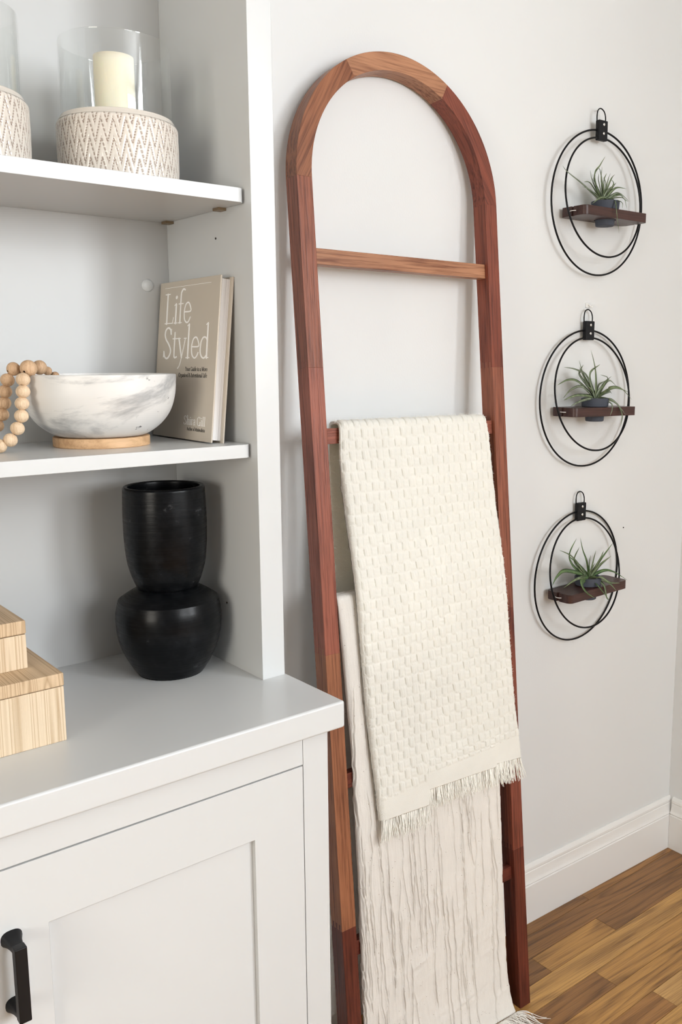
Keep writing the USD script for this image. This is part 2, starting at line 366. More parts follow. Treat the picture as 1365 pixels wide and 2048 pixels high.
# ------------------------------------------------------------------ ladder (local: x across, y into the wall, z up the ladder)
LQ = {'xc': 0.39697, 'yf': -0.21093, 'L': 5.26457, 'W': 0.47027, 'b': 0.03072, 'a': 0.03373, 'sp': 1.67204, 'psi': 0.68454, 'rho': -0.41845}
_L, _p, _r = (math.radians(LQ[k]) for k in ('L', 'psi', 'rho'))
_U = np.array([math.cos(_p), math.sin(_p), 0]); _Y = np.array([-math.sin(_p), math.cos(_p), 0])
_S = _Y*math.sin(_L)+np.array([0, 0, math.cos(_L)]); LN = -_Y*math.cos(_L)+np.array([0, 0, math.sin(_L)])
LU = _U*math.cos(_r)+_S*math.sin(_r); LS = _S*math.cos(_r)-_U*math.sin(_r)
LF = np.array([LQ['xc'], LQ['yf'], 0.0])
LM = np.eye(4); LM[0, :3], LM[1, :3], LM[2, :3], LM[3, :3] = LU, -LN, LS, LF
def lad(u, w, s):    # ladder coordinates to the world
    return LF+np.multiply.outer(u, LU)-np.multiply.outer(w, LN)+np.multiply.outer(s, LS)
AC = {'tan': ((.15, .050, .024), (.47, .23, .125)), 'mid': ((.075, .020, .011), (.31, .105, .060)), 'pink': ((.10, .024, .014), (.33, .105, .066)),
      'dark': ((.035, .007, .005), (.145, .034, .020)), 'brown': ((.085, .024, .012), (.34, .135, .066)), 'red': ((.055, .012, .008), (.245, .066, .038))}  # dark: low legs and rungs, the dimmer light there painted into the wood
def acacia(key, rot=(0, 0, 0), tag=''):
    n = 'acacia_%s%s' % (key, tag)
    if n not in MAT: wood(n, AC[key][0], AC[key][1], rot=rot, rings=6, ringmix=.34, pore=1.0, rough=.40, edge=.0014, bump=.35, big=7.0, porescale=.9, spec=.3)
    return n
ladder = thing('blanket_ladder', 'arched red-brown acacia blanket ladder leaning on the wall beside the cabinet', 'ladder', mat4=LM)
hw, fb, fd = LQ['W']/2, LQ['b'], LQ['a']
def leg_piece(side, s0, s1, m, parent, teeth0=True, teeth1=True):
    n = 7; pitch = fd/n; th = .011
    # outline in (depth y, height s); finger joints at the ends
    pts = []
    for k in range(n):
        z = s0+(th if (k % 2 and teeth0) else 0); pts += [(k*pitch, z), ((k+1)*pitch, z)]
    up = []
    for k in range(n):
        z = s1+(th if (k % 2 and teeth1) else 0); up += [(k*pitch, z), ((k+1)*pitch, z)]
    poly = Polygon(pts+up[::-1]).buffer(0)
    x0 = -hw if side < 0 else hw-fb
    mm = prism(poly, 0, fb); v = mm.vertices.copy()
    mm.vertices = np.stack([x0+v[:, 2], v[:, 0], v[:, 1]], -1); mm.fix_normals()
    obj('leg_segment', mm, m, parent, False)
SP = LQ['sp']
lg = group_xf('leg', ladder)
for (a, b), k in zip(((.0, .348), (.348, .852), (.852, 1.352), (1.352, SP)), ('dark', 'brown', 'pink', 'mid')):
    leg_piece(-1, a, b, acacia(k, tag='_left' if k in ('pink',) else ''), lg, a > 0, b < SP)
lg = group_xf('leg', ladder)
for (a, b), k in zip(((.0, .350), (.350, .862), (.862, 1.353), (1.353, SP)), ('dark', 'red', 'mid', 'red')):
    leg_piece(1, a, b, acacia(k), lg, a > 0, b < SP)
def arch_piece(t0, t1, m):
    th = np.radians(np.linspace(t0, t1, 28)); ro, ri = hw, hw-fb
    ring_o = np.stack([ro*np.cos(th), SP+ro*np.sin(th)*1.033], -1); ring_i = np.stack([ri*np.cos(th), SP+ri*np.sin(th)*1.033+0*th], -1)
    mm = prism(Polygon(np.vstack([ring_o, ring_i[::-1]])), 0, fd); v = mm.vertices.copy()
    mm.vertices = np.stack([v[:, 0], v[:, 2], v[:, 1]], -1); mm.fix_normals()
    obj('arch_segment', mm, m, ladder, 30)
arch_piece(0, 60, acacia('red', (0, math.radians(30), 0), '_a'))
arch_piece(60, 120, acacia('tan', (0, math.radians(90), 0), '_b'))
arch_piece(120, 180, acacia('brown', (0, math.radians(-30), 0), '_c'))
RUNGS = [1.54246, 1.23356, .92783, .61409, .29968]
for s, k in zip(RUNGS, ('tan', 'pink', 'dark', 'dark', 'dark')):
    obj('rung', bx(-hw+fb-.002, hw-fb+.002, .0088, .0268, s-.0136, s+.0136), acacia(k, (0, PI/2, 0), '_rung'), ladder, False)

# ------------------------------------------------------------------ throws
def cloth_mat(name, col, scale, bump, speck=None, sheen=.25, trans=.12, tcol=None):
    nodes = {'tc': ('texture_coordinate', {}), 'n': ('noise_texture', {'scale': scale, 'detail': 4.0, 'roughness': .7}),
             'b': ('bump', {'strength': bump, 'distance': .0012}),
             'n2': ('noise_texture', {'scale': 25.0, 'detail': 4.0}), 'r2': ('rgb_ramp', {'ramp': [(.3, [c*.95 for c in col]), (.7, col)]}),
             'p': ('principled_bsdf', {'roughness': .95, 'specular_ior_level': .1, 'sheen_weight': sheen, 'sheen_roughness': .5}),
             'tl': ('translucent_bsdf', {'color': tcol or col}), 'mx': ('mix_closure', {'fac': trans})}
    links = [('tc.object', 'n.vector'), ('n.fac', 'b.height'), ('b.normal', 'p.normal'), ('tc.object', 'n2.vector'), ('n2.fac', 'r2.fac'), ('p.BSDF', 'mx.closure1'), ('tl.BSDF', 'mx.closure2')]
    if speck:
        nodes['v'] = ('voronoi_texture', {'scale': 150.0, 'randomness': 1.0}); nodes['sr'] = ('rgb_ramp', {'ramp': [(.0, (1, 1, 1)), (.085, (1, 1, 1)), (.13, (0, 0, 0))]})
        nodes['vk'] = ('noise_texture', {'scale': 60.0, 'detail': 1.0}); nodes['kr'] = ('rgb_ramp', {'ramp': [(.56, (0, 0, 0)), (.6, (1, 1, 1))]})
        nodes['ml'] = ('math', {'math_type': 'multiply'}); nodes['mc'] = ('mix', {'color2': speck})
        links += [('tc.object', 'v.vector'), ('v.distance', 'sr.fac'), ('tc.object', 'vk.vector'), ('vk.fac', 'kr.fac'), ('sr.color', 'ml.value1'), ('kr.color', 'ml.value2'), ('ml.value', 'mc.fac'), ('r2.color', 'mc.color1'), ('mc.color', 'p.base_color')]
    else: links += [('r2.color', 'p.base_color')]
    mat(name, nodes, links, 'mx.closure')
cloth_mat('cream_wool', (.955, .95, .905), 520, .4, trans=.24, tcol=(.97, .91, .74))
cloth_mat('gauze_cotton', (.87, .835, .785), 420, .55, speck=(.30, .22, .16))
mat('cream_yarn', {'p': ('principled_bsdf', {'base_color': (.95, .942, .885), 'roughness': .9, 'specular_ior_level': .1})}, [])
mat('cotton_yarn', {'p': ('principled_bsdf', {'base_color': (.88, .85, .80), 'roughness': .9, 'specular_ior_level': .1})}, [])

def drape(rs, back_len, front_pts, thick_path=.0):
    """centre line (w, s) of a cloth from the back hem over the rung at height rs to the front; front_pts continue it"""
    top = rs+.0136
    b = [(.0300+.0953*(back_len*(1-t)), top-.004-back_len*(1-t)) for t in np.linspace(0, 1, 10)]
    arc = [(.0295, top+.002), (.0265, top+.0055), (.018, top+.0075), (.0085, top+.0062), (.0045, top+.001)]
    p = np.array(b[:-1]+arc+front_pts); return p
def resample(p, step):
    q = spline(p, 30); d = np.r_[0, np.cumsum(np.linalg.norm(np.diff(q, axis=0), axis=1))]
    n = int(d[-1]/step); t = np.linspace(0, d[-1], n)
    return np.stack([np.interp(t, d, q[:, 0]), np.interp(t, d, q[:, 1])], -1), t

# cream basket-weave throw over the second rung
r2 = RUNGS[1]
hem0 = .53
p, t = resample(drape(r2, .42, [(.0030, r2-.01), (.0015, r2-.06), (-.002, r2-.15), (-.0085, RUNGS[2]+.06), (-.0120, RUNGS[2]), (-.0125, .80), (-.0125, .66), (-.0150, .60), (-.0150, hem0)]), .0016)
tang = np.gradient(p, axis=0); tang /= np.linalg.norm(tang, axis=1)[:, None]; nrm = np.stack([-tang[:, 1], tang[:, 0]], -1)
itop = int(np.argmax(p[:, 1])); front = np.arange(len(p)) > itop
if nrm[-1, 0] > 0: nrm = -nrm                        # outwards: towards the room on the front
nu = 420; c = np.linspace(0, 1, nu)
s_all = p[:, 1]
def b1_edges(s, isfront):
    l = np.where(isfront, np.interp(s, [.50, .53, .757, 1.03, 1.20, 1.25], [-.146, -.148, -.163, -.171, -.1795, -.176]), np.interp(s, [.8, 1.25], [-.199, -.1765]))
    r = np.where(isfront, np.interp(s, [.50, .55, .672, .985, 1.218, 1.256], [.222, .2195, .210, .197, .1855, .180]), np.interp(s, [.8, 1.25], [.17, .180]))
    return l, r
el, er = b1_edges(s_all, front)
Uc = el[:, None]+(er-el)[:, None]*c[None]           # (nt, nu)
D = np.repeat((t-t[itop])[:, None], nu, 1)           # distance along the cloth from the fold
# hem: three folded layers end at different heights
uh = np.linspace(-.15, .222, 500)
hem = np.interp(uh, [-.15, -.034, -.0325, .1455, .147, .222], [.531, .528, .5575, .5515, .5575, .551])
cell_w, cell_h = .0146, .0192
flat_s = np.interp(np.linspace(-.15, .22, 50), [-.15, .22], [.566, .590])
X = (Uc-.02*0)/cell_w; Yc = D/cell_h
warp = .10*np.sin(D*37+X*.7)+.06*np.sin(D*91+X*1.9)
wx = X+warp; ix = np.floor(wx); fx = wx-ix
wy = Yc+.08*np.sin(X*2.1+ix); iy = np.floor(wy); fy = wy-iy
even = ((ix+iy) % 2) == 0
jit = .85+.3*meshkit.noise(np.stack([ix, iy, np.zeros_like(ix)], -1)*1.37, 3)
he = (1-np.abs(2*fx-1)**3)*(1-.45*np.abs(2*fy-1)**4)+.13*np.cos(fx*PI*6)
ho = .72*(1-np.abs(2*fy-1)**3)*(1-.35*np.abs(2*fx-1)**6)+.07*np.cos(fy*PI*6)
hgt = np.where(even, he, ho)*jit
# little slits left and right of the raised cells
slit = np.exp(-(np.minimum(fx, 1-fx)/.050)**2)*smoothstep(.10, .26, fy)*(1-smoothstep(.74, .90, fy))
pick = ((np.where(fx > .5, ix+1, ix)+iy) % 2) == 0
hgt = hgt-2.0*slit*np.where(pick, 1, .15)
s2d = np.repeat(s_all[:, None], nu, 1)
plain = np.interp(Uc, [-.15, .22], [.566, .590])
woven = np.where(front[:, None], smoothstep(0, .006, s2d-plain), 1.0)
wob = meshkit.fbm(np.stack([Uc*9, D*5, np.zeros_like(D)], -1), 3, 5)-.5
Ht = .0048+.0019*hgt*woven+.0004*(1-woven)+.0045*wob*smoothstep(.03, .2, np.abs(D))
# fold at the left edge: the surface rolls back
dl = (Uc-el[:, None]); dr = (er[:, None]-Uc); R = .011
grow = np.clip(np.abs(D)/.12, .35, 1)
roll = lambda d, R: np.where(d < R, R-np.sqrt(np.maximum(R*R-(R-np.minimum(d, R))**2, 0)), 0)
Ht = Ht-(roll(dl, R)*.85*grow*np.where(front[:, None], 1, .3))-roll(dr, .006)*.6*np.where(front[:, None], 1, .3)
hemu = np.interp(Uc, uh, hem)
def place(h):
    w = p[:, 0][:, None]+nrm[:, 0][:, None]*h; s = p[:, 1][:, None]+nrm[:, 1][:, None]*h
    low = front[:, None] & (s2d < .62)
    s = np.where(low, .62-(.62-s2d)*(.62-hemu)/(.62-hem0), s)
    return lad(Uc, w, s)
fr = place(Ht); bk = place(np.minimum(np.full_like(Ht, -.0002), Ht-.0022))
throw = thing('throw_blanket', 'cream basket-weave wool throw with fringe folded over the second rung of the ladder', 'blanket', loc=(0, 0, 0), group='throws on the ladder')
obj('woven_cloth', slab(fr, bk), 'cream_wool', throw, True)
# fringe
def fringe(us, ws, ss, length, spread, sag=0.0, lean=0.0, n=7):
    out = []
    for u, w, s in zip(us, ws, ss):
        L = length*random.uniform(.8, 1.12); du = random.gauss(lean, spread); k = random.gauss(0, spread*.25)
        tt = np.linspace(0, 1, n)
        uu = u+du*tt**1.5*L*6+k*np.sin(tt*PI)*L*2; w2 = w+random.gauss(0, .0012)*tt-.001*tt
        out.append(lad(uu, w2, s-L*tt))
    return out
us = np.sort(RNG.uniform(-.147, .2195, 620)); hh = np.interp(us, uh, hem)+.002
ln = np.where(us < -.033, .041, np.where(us < .146, .040, .047))
st = []
for u, s, L in zip(us, hh, ln): st += fringe([u], [-.0185+random.uniform(-.002, .0025)], [s], L, .020, lean=-.03 if u < -.13 else (.03 if u > .2 else 0))
curves('fringe', st, .0014, 'cream_yarn', throw)
# fuzz along the folded edges, the fold and the back layer
fz = []
def hair(pos, d, L):
    d = np.array(d)+RNG.normal(0, .5, 3); d /= np.linalg.norm(d); k = RNG.normal(0, .35, 3)
    tt = np.linspace(0, 1, 5)[:, None]; fz.append(pos+L*(tt*d+tt*tt*k*.6))
for _ in range(1500):
    i = RNG.integers(0, len(p)); j = int(RNG.integers(0, 16)); hair(fr[i, j], -LU+LN*.4, RNG.uniform(.002, .005))
for _ in range(600):
    i = RNG.integers(itop, len(p)); j = nu-1-int(RNG.integers(0, 6)); hair(fr[i, j], LU+LN*.3, RNG.uniform(.001, .0035))
for _ in range(500):
    i = itop+RNG.integers(-6, 10); j = RNG.integers(0, nu); hair(fr[i, j], np.array([0, 0, 1.0]), RNG.uniform(.002, .005))
for _ in range(1500):                                 # long pile of the inner side, seen past the front edge
    i = RNG.integers(0, itop-8); j = int(RNG.integers(0, 96)); hair(fr[i, j]*.0+bk[i, j], LN*.5+LU*.8-LS*.3, RNG.uniform(.008, .018))
curves('fuzz', fz, .00035, 'cream_yarn', throw)

# crinkled cotton gauze throw over the third rung
r3 = RUNGS[2]
p, t = resample(drape(r3, .82, [(.0030, r3-.012), (.0022, r3-.06), (.0015, r3-.2), (.0010, .61), (.0008, .45), (.0005, .30), (.0008, .15), (-.002, .07), (-.008, .012)]), .0034)
tang = np.gradient(p, axis=0); tang /= np.linalg.norm(tang, axis=1)[:, None]; nrm = np.stack([-tang[:, 1], tang[:, 0]], -1)
if nrm[-1, 0] > 0: nrm = -nrm
itop = int(np.argmax(p[:, 1])); front = np.arange(len(p)) > itop; s_all = p[:, 1]
nu = 490; c = np.linspace(0, 1, nu)
el = np.where(front, np.interp(s_all, [0, .176, .44, .671, .86, .945], [-.200, -.1965, -.1895, -.188, -.196, -.201]), np.interp(s_all, [.1, .94], [-.199, -.2005]))
er = np.where(front, np.interp(s_all, [0, .03, .10, .259, .501, .95], [.186, .176, .169, .168, .175, .185]), np.interp(s_all, [.1, .94], [.18, .185]))
Uc = el[:, None]+(er-el)[:, None]*c[None]; D = np.repeat((t-t[itop])[:, None], nu, 1); s2d = np.repeat(s_all[:, None], nu, 1)
mid = (Uc+.2)/.38
Ht = .0030+.0045*(meshkit.fbm(np.stack([Uc*16, D*3.2, np.zeros_like(D)], -1), 3, 11)-.5)
Ht += .0013*(meshkit.fbm(np.stack([Uc*190, D*34, np.zeros_like(D)], -1), 3, 17)-.5)
Ht += .0022*smoothstep(.5, .05, s2d)*(meshkit.fbm(np.stack([Uc*14, D*60, np.zeros_like(D)], -1), 2, 23)-.5)
pad = np.zeros_like(Ht)
for k in range(110):                                   # long wandering creases that run down the cloth
    u0 = -.195+.385*((k*.61803) % 1.0); a0 = RNG.uniform(-.03, .80); a1 = a0+RNG.uniform(.08, .42)
    amp = RNG.uniform(.5, 1.0); fq = RNG.uniform(18, 40); ph = RNG.uniform(0, 6)
    dd = D[:, :1]; uline = u0+.0005*np.sin(D*fq+ph)+.011*(meshkit.noise(np.stack([dd*9, np.full_like(dd, k), 0*dd], -1), 31)-.5)+.0042*(meshkit.noise(np.stack([dd*34, np.full_like(dd, k), 0*dd], -1), 37)-.5)+.0016*(meshkit.noise(np.stack([dd*120, np.full_like(dd, k), 0*dd], -1), 41)-.5)
    d = (Uc-uline); env = smoothstep(a0, a0+.03, D)*(1-smoothstep(a1-.03, a1, D))*amp
    pad += env*(-.0034*np.exp(-(d/.0008)**2)+.0013*np.exp(-((np.abs(d)-.0022)/.0016)**2))
for k in range(26):                                   # slanting cross wrinkles towards the floor
    s0 = RNG.uniform(.03, .36); u0 = RNG.uniform(-.18, .15); sl = RNG.uniform(.1, .35); Lh = RNG.uniform(.03, .09)
    d = s2d-(s0+sl*(Uc-u0)); env = np.exp(-((Uc-u0)/Lh)**2)
    pad += .0012*env*np.exp(-(d/.0035)**2)*front[:, None]
Ht = Ht+pad*np.where(front[:, None], 1, .7)
dl = Uc-el[:, None]; dr = er[:, None]-Uc
Ht = Ht-roll(dl, .012)*.7*np.where(front[:, None], np.clip(np.abs(D)/.1, .3, 1), .2)-roll(dr, .007)*.7*np.where(front[:, None], 1, .2)
def place2(h):
    w = p[:, 0][:, None]+nrm[:, 0][:, None]*h; s = p[:, 1][:, None]+nrm[:, 1][:, None]*h
    return lad(Uc, w, np.maximum(s, .004))
fr = place2(Ht); bk = place2(np.minimum(np.full_like(Ht, -.0002), Ht-.0016))
throw2 = thing('throw_blanket', 'crinkled off-white cotton gauze throw hanging below the cream one down to the floor', 'blanket', loc=(0, 0, 0), group='throws on the ladder')
obj('gauze_cloth', slab(fr, bk), 'gauze_cotton', throw2, True)
st = []
for u in np.sort(RNG.uniform(-.196, .184, 420)):      # tassels that spill on to the floor
    b = lad(u, -.011, .010); L = RNG.uniform(.045, .075); dx = RNG.normal(.25 if u > .12 else .0, .45); tt = np.linspace(0, 1, 9)
    out = np.array([dx, -1.0, 0]); out /= np.linalg.norm(out); cw = RNG.normal(0, .006)
    pts = np.stack([b[0]+out[0]*L*tt**1.2+cw*np.sin(tt*4), b[1]+out[1]*L*tt**1.2, np.maximum(.0012+RNG.uniform(0, .004)*(1-tt), b[2]*(1-tt*1.6)+.010*np.sin(tt*PI)*RNG.uniform(.2, 1))], -1)
    st.append(pts)
curves('fringe', st, .0018, 'cotton_yarn', throw2)

# ------------------------------------------------------------------ wall hangers with planks, pots and air plants
wood('walnut', (.014, .005, .004), (.068, .024, .018), rot=(0, PI/2, 0), rings=8, ringmix=.4, pore=.5, rough=.38, edge=.0025, bump=.15)
paint('pot_clay', (.060, .069, .092), .8, .2, 500)
paint('potting_moss', (.05, .045, .035), .95, .5, 300)
def leaf_mat(name, a, b):
    mat(name, {'tc': ('texture_coordinate', {}), 'n': ('noise_texture', {'scale': 60.0, 'detail': 2.0}), 'r': ('rgb_ramp', {'ramp': [(.3, a), (.7, b)]}),
               'p': ('principled_bsdf', {'roughness': .55, 'specular_ior_level': .4}), 't': ('translucent_bsdf', {}), 'm': ('mix_closure', {'fac': .15})},
        [('tc.object', 'n.vector'), ('n.fac', 'r.fac'), ('r.color', 'p.base_color'), ('r.color', 't.color'), ('p.BSDF', 'm.closure1'), ('t.BSDF', 'm.closure2')], 'm.closure')
leaf_mat('air_leaf', (.12, .17, .075), (.28, .345, .20))
leaf_mat('air_leaf_grey', (.15, .185, .115), (.33, .385, .27))
leaf_mat('air_leaf_green', (.075, .145, .050), (.19, .29, .12))
R1, R2, GAP, PLX, PLY, PLZ, DN = .1567, .1300, .0167, .219, .0712, .0199, .0393
HG = [dict(x=.9975, z=1.8636, y1=-.0190, t1=.0, y2=-.0230, t2=5.3, psi=.32, rol=0.0),
      dict(x=.9848, z=1.4269, y1=-.0110, t1=0.6, y2=-.0150, t2=8.1, psi=-.07, rol=-.93),
      dict(x=.9786, z=1.0054, y1=-.0095, t1=.0, y2=-.0130, t2=9.10, psi=2.43, rol=.59)]
HL = ['black double-hoop wall hanger with walnut plank, topmost of the three', 'black double-hoop wall hanger with walnut plank, in the middle of the column of three',
      'black double-hoop wall hanger with walnut plank, lowest of the three']
PLL = ['air plant with many short fine grey-green leaves in a slate blue pot, topmost hanger', 'air plant with arching leaves and one tall spike in a slate blue pot, middle hanger',
       'air plant with broad spreading green leaves in a slate blue pot, lowest hanger']
LEAVES = [   # leaf ribs from the pot's top centre, metres
 [[(-.0430, -.0038, .0239), (-.0833, -.0046, .0474), (-.1395, -.0099, .0656), (-.1627, -.0154, .0754)], [(-.0328, .0023, .0318), (-.0464, -.0047, .0695), (-.0349, -.0100, .0930), (-.0251, -.0156, .1113)], [(-.0317, .0003, .0256), (-.0623, -.0086, .0372), (-.1025, -.0185, .0393)],
  [(-.0373, -.0015, .0288), (-.0454, .0062, .0553), (-.0594, .0133, .0588)], [(-.0261, -.0003, .0302), (-.0485, -.0015, .0598), (-.0595, -.0032, .0802)], [(-.0277, -.0002, .0320), (-.0431, -.0052, .0538), (-.0608, -.0112, .0708)],
  [(-.0193, .0002, .0350), (-.0167, .0011, .0678), (-.0134, .0023, .0947)], [(-.0187, -.0020, .0348), (-.0081, -.0000, .0646), (.0008, -.0000, .0819)], [(-.0090, .0033, .0365), (-.0053, -.0084, .0636), (-.0084, -.0181, .0779)],
  [(-.0097, .0000, .0360), (.0041, -.0086, .0667), (.0060, -.0184, .0766)], [(-.0104, -.0033, .0334), (.0330, .0086, .0562), (.0581, .0184, .0708)], [(-.0316, .0007, .0338), (-.0509, -.0088, .0584), (-.0604, -.0189, .0677)],
  [(-.0206, .0005, .0369), (-.0389, -.0107, .0595), (-.0530, -.0230, .0719)], [(-.0066, -.0028, .0359), (-.0674, -.0397, .0164), (-.1092, -.0543, -.0015)], [(-.0175, -.0039, .0306), (-.0047, -.0089, .0434), (.0050, -.0190, .0541)],
  [(.0036, .0027, .0337), (.0214, -.0088, .0503), (.0488, -.0190, .0508)], [(-.0030, -.0055, .0298), (.0506, .0059, .0452), (.1015, .0126, .0325)], [(.0093, .0019, .0341), (.0532, .0051, .0413), (.0818, .0110, .0346), (.1039, .0172, .0334)],
  [(.0107, .0003, .0320), (.0108, -.0391, .0246), (.0071, -.0535, .0001)], [(.0098, -.0031, .0315), (-.0067, -.0312, .0178), (-.0128, -.0426, -.0125), (-.0129, -.0511, -.0549)], [(.0135, -.0002, .0302), (.0025, -.0409, .0154), (-.0107, -.0558, -.0019)],
  [(-.0031, .0001, .0367), (.0285, .0026, .0609), (.0215, .0055, .0729)], [(-.0123, .0045, .0343), (-.0262, .0059, .0533), (-.0334, .0127, .0697)], [(-.0105, .0033, .0343), (-.0197, -.0059, .0563), (-.0374, -.0125, .0814), (-.0518, -.0196, .0809)],
  [(-.0258, -.0027, .0299), (-.0395, .0078, .0400), (-.0451, .0167, .0447)], [(-.0155, -.0048, .0327), (-.0072, -.0049, .0579), (-.0246, -.0105, .0692)], ],
 [[(-.0051, -.0044, .0268), (-.0010, -.0009, .0592), (-.0074, -.0020, .0916), (-.0240, -.0031, .1291)], [(-.0113, -.0038, .0291), (-.0412, -.0077, .0706), (-.0911, -.0165, .0859), (-.1395, -.0257, .0915)], [(-.0115, .0045, .0332), (-.0596, .0010, .0579), (-.0938, .0022, .0627), (-.1265, .0035, .0516)],
  [(-.0222, -.0043, .0358), (-.0888, -.0323, .0485), (-.1368, -.0441, .0425), (-.1706, -.0529, .0252)], [(-.0126, .0007, .0290), (-.0976, -.0352, .0300), (-.1407, -.0480, .0273), (-.1743, -.0577, .0214)], [(-.0173, -.0007, .0248), (-.0942, -.0382, .0174), (-.1445, -.0521, .0081)],
  [(-.0037, .0053, .0308), (-.0326, -.0009, .0596), (-.0495, -.0019, .0791), (-.0634, -.0030, .1057)], [(-.0168, -.0028, .0313), (-.0490, -.0120, .0580), (-.0895, -.0257, .0922)], [(-.0195, -.0020, .0357), (-.0582, -.0119, .0496), (-.1037, -.0254, .0664)],
  [(-.0137, .0002, .0399), (-.0560, -.0009, .0707), (-.0579, -.0020, .0834), (-.0484, -.0031, .0961)], [(-.0045, -.0007, .0353), (-.0217, .0006, .0745), (.0148, .0012, .0969)], [(-.0056, -.0046, .0311), (.0155, -.0059, .0481), (.0266, -.0125, .0654), (-.0079, -.0196, .0735)],
  [(.0098, .0025, .0306), (.0211, -.0119, .0568), (.0237, -.0255, .0700)], [(.0063, -.0032, .0286), (.0518, .0073, .0582), (.0946, .0156, .0462)], [(.0194, .0048, .0303), (.0148, -.0311, .0443), (.0380, -.0425, .0419), (.0684, -.0510, .0164)],
  [(.0146, .0035, .0260), (.0539, .0050, .0328), (.0736, .0108, .0277)], [(.0213, .0034, .0259), (.0679, .0027, .0414), (.1333, .0059, .0298)], [(.0205, .0027, .0237), (.0122, -.0343, .0186), (.0315, -.0469, -.0011), (.0412, -.0563, -.0184)],
  [(.0280, .0032, .0235), (.0343, -.0308, .0091), (.0456, -.0421, -.0170), (.0313, -.0505, -.0455)], [(.0208, .0000, .0216), (.0139, -.0334, .0098), (.0044, -.0456, -.0045), (-.0130, -.0547, -.0174)], [(-.0007, -.0034, .0288), (-.0282, -.0032, .0489), (-.0400, -.0069, .0641)],
  [(.0068, .0027, .0284), (.0163, .0059, .0478), (.0480, .0126, .0582)], [(.0022, .0045, .0263), (-.0314, -.0116, .0427), (-.0672, -.0249, .0500)], ],
 [[(-.0022, .0000, .0230), (-.0144, -.0059, .0604), (-.0375, -.0125, .0920), (-.0557, -.0196, .1236)], [(-.0040, .0044, .0271), (-.0442, -.0054, .0577), (-.0791, -.0116, .0840), (-.1245, -.0181, .1034)], [(-.0170, .0049, .0266), (-.0632, -.0045, .0580), (-.0804, -.0097, .0883), (-.0636, -.0152, .1228)],
  [(-.0167, .0024, .0294), (-.0592, -.0065, .0668), (-.0512, -.0139, .1008)], [(-.0108, .0045, .0281), (-.1190, -.0332, .0579), (-.1610, -.0454, .0534), (-.1860, -.0544, .0385)], [(-.0005, .0042, .0231), (-.0910, -.0407, .0352), (-.1495, -.0556, .0275)],
  [(.0129, .0039, .0223), (-.0112, -.0120, .0542), (-.0250, -.0257, .0802)], [(.0037, -.0035, .0274), (.0099, -.0056, .0593), (.0112, -.0120, .0844)], [(.0191, .0060, .0187), (.0541, .0074, .0532), (.1096, .0158, .0858)],
  [(.0174, .0017, .0197), (.0330, -.0100, .0476), (.0565, -.0214, .0661)], [(.0189, .0030, .0193), (.0552, .0013, .0259), (.0970, .0028, .0171), (.1564, .0043, -.0138)], [(.0089, -.0024, .0195), (.0037, -.0348, .0242), (.0232, -.0476, .0111), (.0464, -.0571, .0082)],
  [(.0127, .0034, .0155), (-.0091, -.0376, .0061), (.0173, -.0514, -.0298)], [(.0130, .0008, .0159), (.0155, -.0317, .0057), (.0166, -.0434, -.0244), (.0148, -.0520, -.0292)], [(-.0037, .0044, .0201), (-.0610, -.0326, .0178), (-.0576, -.0446, -.0006), (-.0374, -.0535, -.0156)],
  [(.0223, -.0001, .0147), (.0243, -.0413, .0085), (.0379, -.0565, -.0113)], [(-.0082, -.0023, .0197), (-.0631, -.0312, .0269), (-.0657, -.0427, .0071), (-.0554, -.0512, -.0041)], [(.0193, .0034, .0215), (.0435, .0044, .0505), (.0662, .0094, .0723)],
  [(.0030, .0042, .0214), (-.0209, .0053, .0456), (-.0452, .0113, .0663), (-.0515, .0177, .0729)], [(.0029, .0013, .0220), (.0024, -.0069, .0398), (.0059, -.0148, .0546)], ],
]
WMAX = [.0090, .0122, .0138]
def blade(pts, wmax):
    q = spline(pts, 9); n = len(q); tt = np.linspace(0, 1, n)
    wd = wmax*(1-tt)**.75*(.75+.25*np.minimum(1, tt*5))+.0003; T = np.gradient(q, axis=0); T /= np.linalg.norm(T, axis=1)[:, None]
    side = np.cross(T, np.array([0.15, -1.0, .5])); side /= np.linalg.norm(side, axis=1)[:, None]; nn = np.cross(side, T)
    v = np.stack([q+side*wd[:, None]*.5, q+nn*(wd*.10)[:, None]-0*nn, q-side*wd[:, None]*.5, q-nn*(wd*.22)[:, None]], 1)
    v[:, 0] += nn*(wd*.15)[:, None]; v[:, 2] += nn*(wd*.15)[:, None]
    i, j = np.meshgrid(np.arange(n-1), np.arange(4), indexing='ij'); j2 = (j+1) % 4
    f = np.stack([i*4+j, i*4+j2, (i+1)*4+j2, (i+1)*4+j], -1).reshape(-1, 4)
    return trimesh.Trimesh(v.reshape(-1, 3), np.vstack([f[:, [0, 1, 2]], f[:, [0, 2, 3]], [[0, 2, 1], [0, 3, 2]]]), process=False)
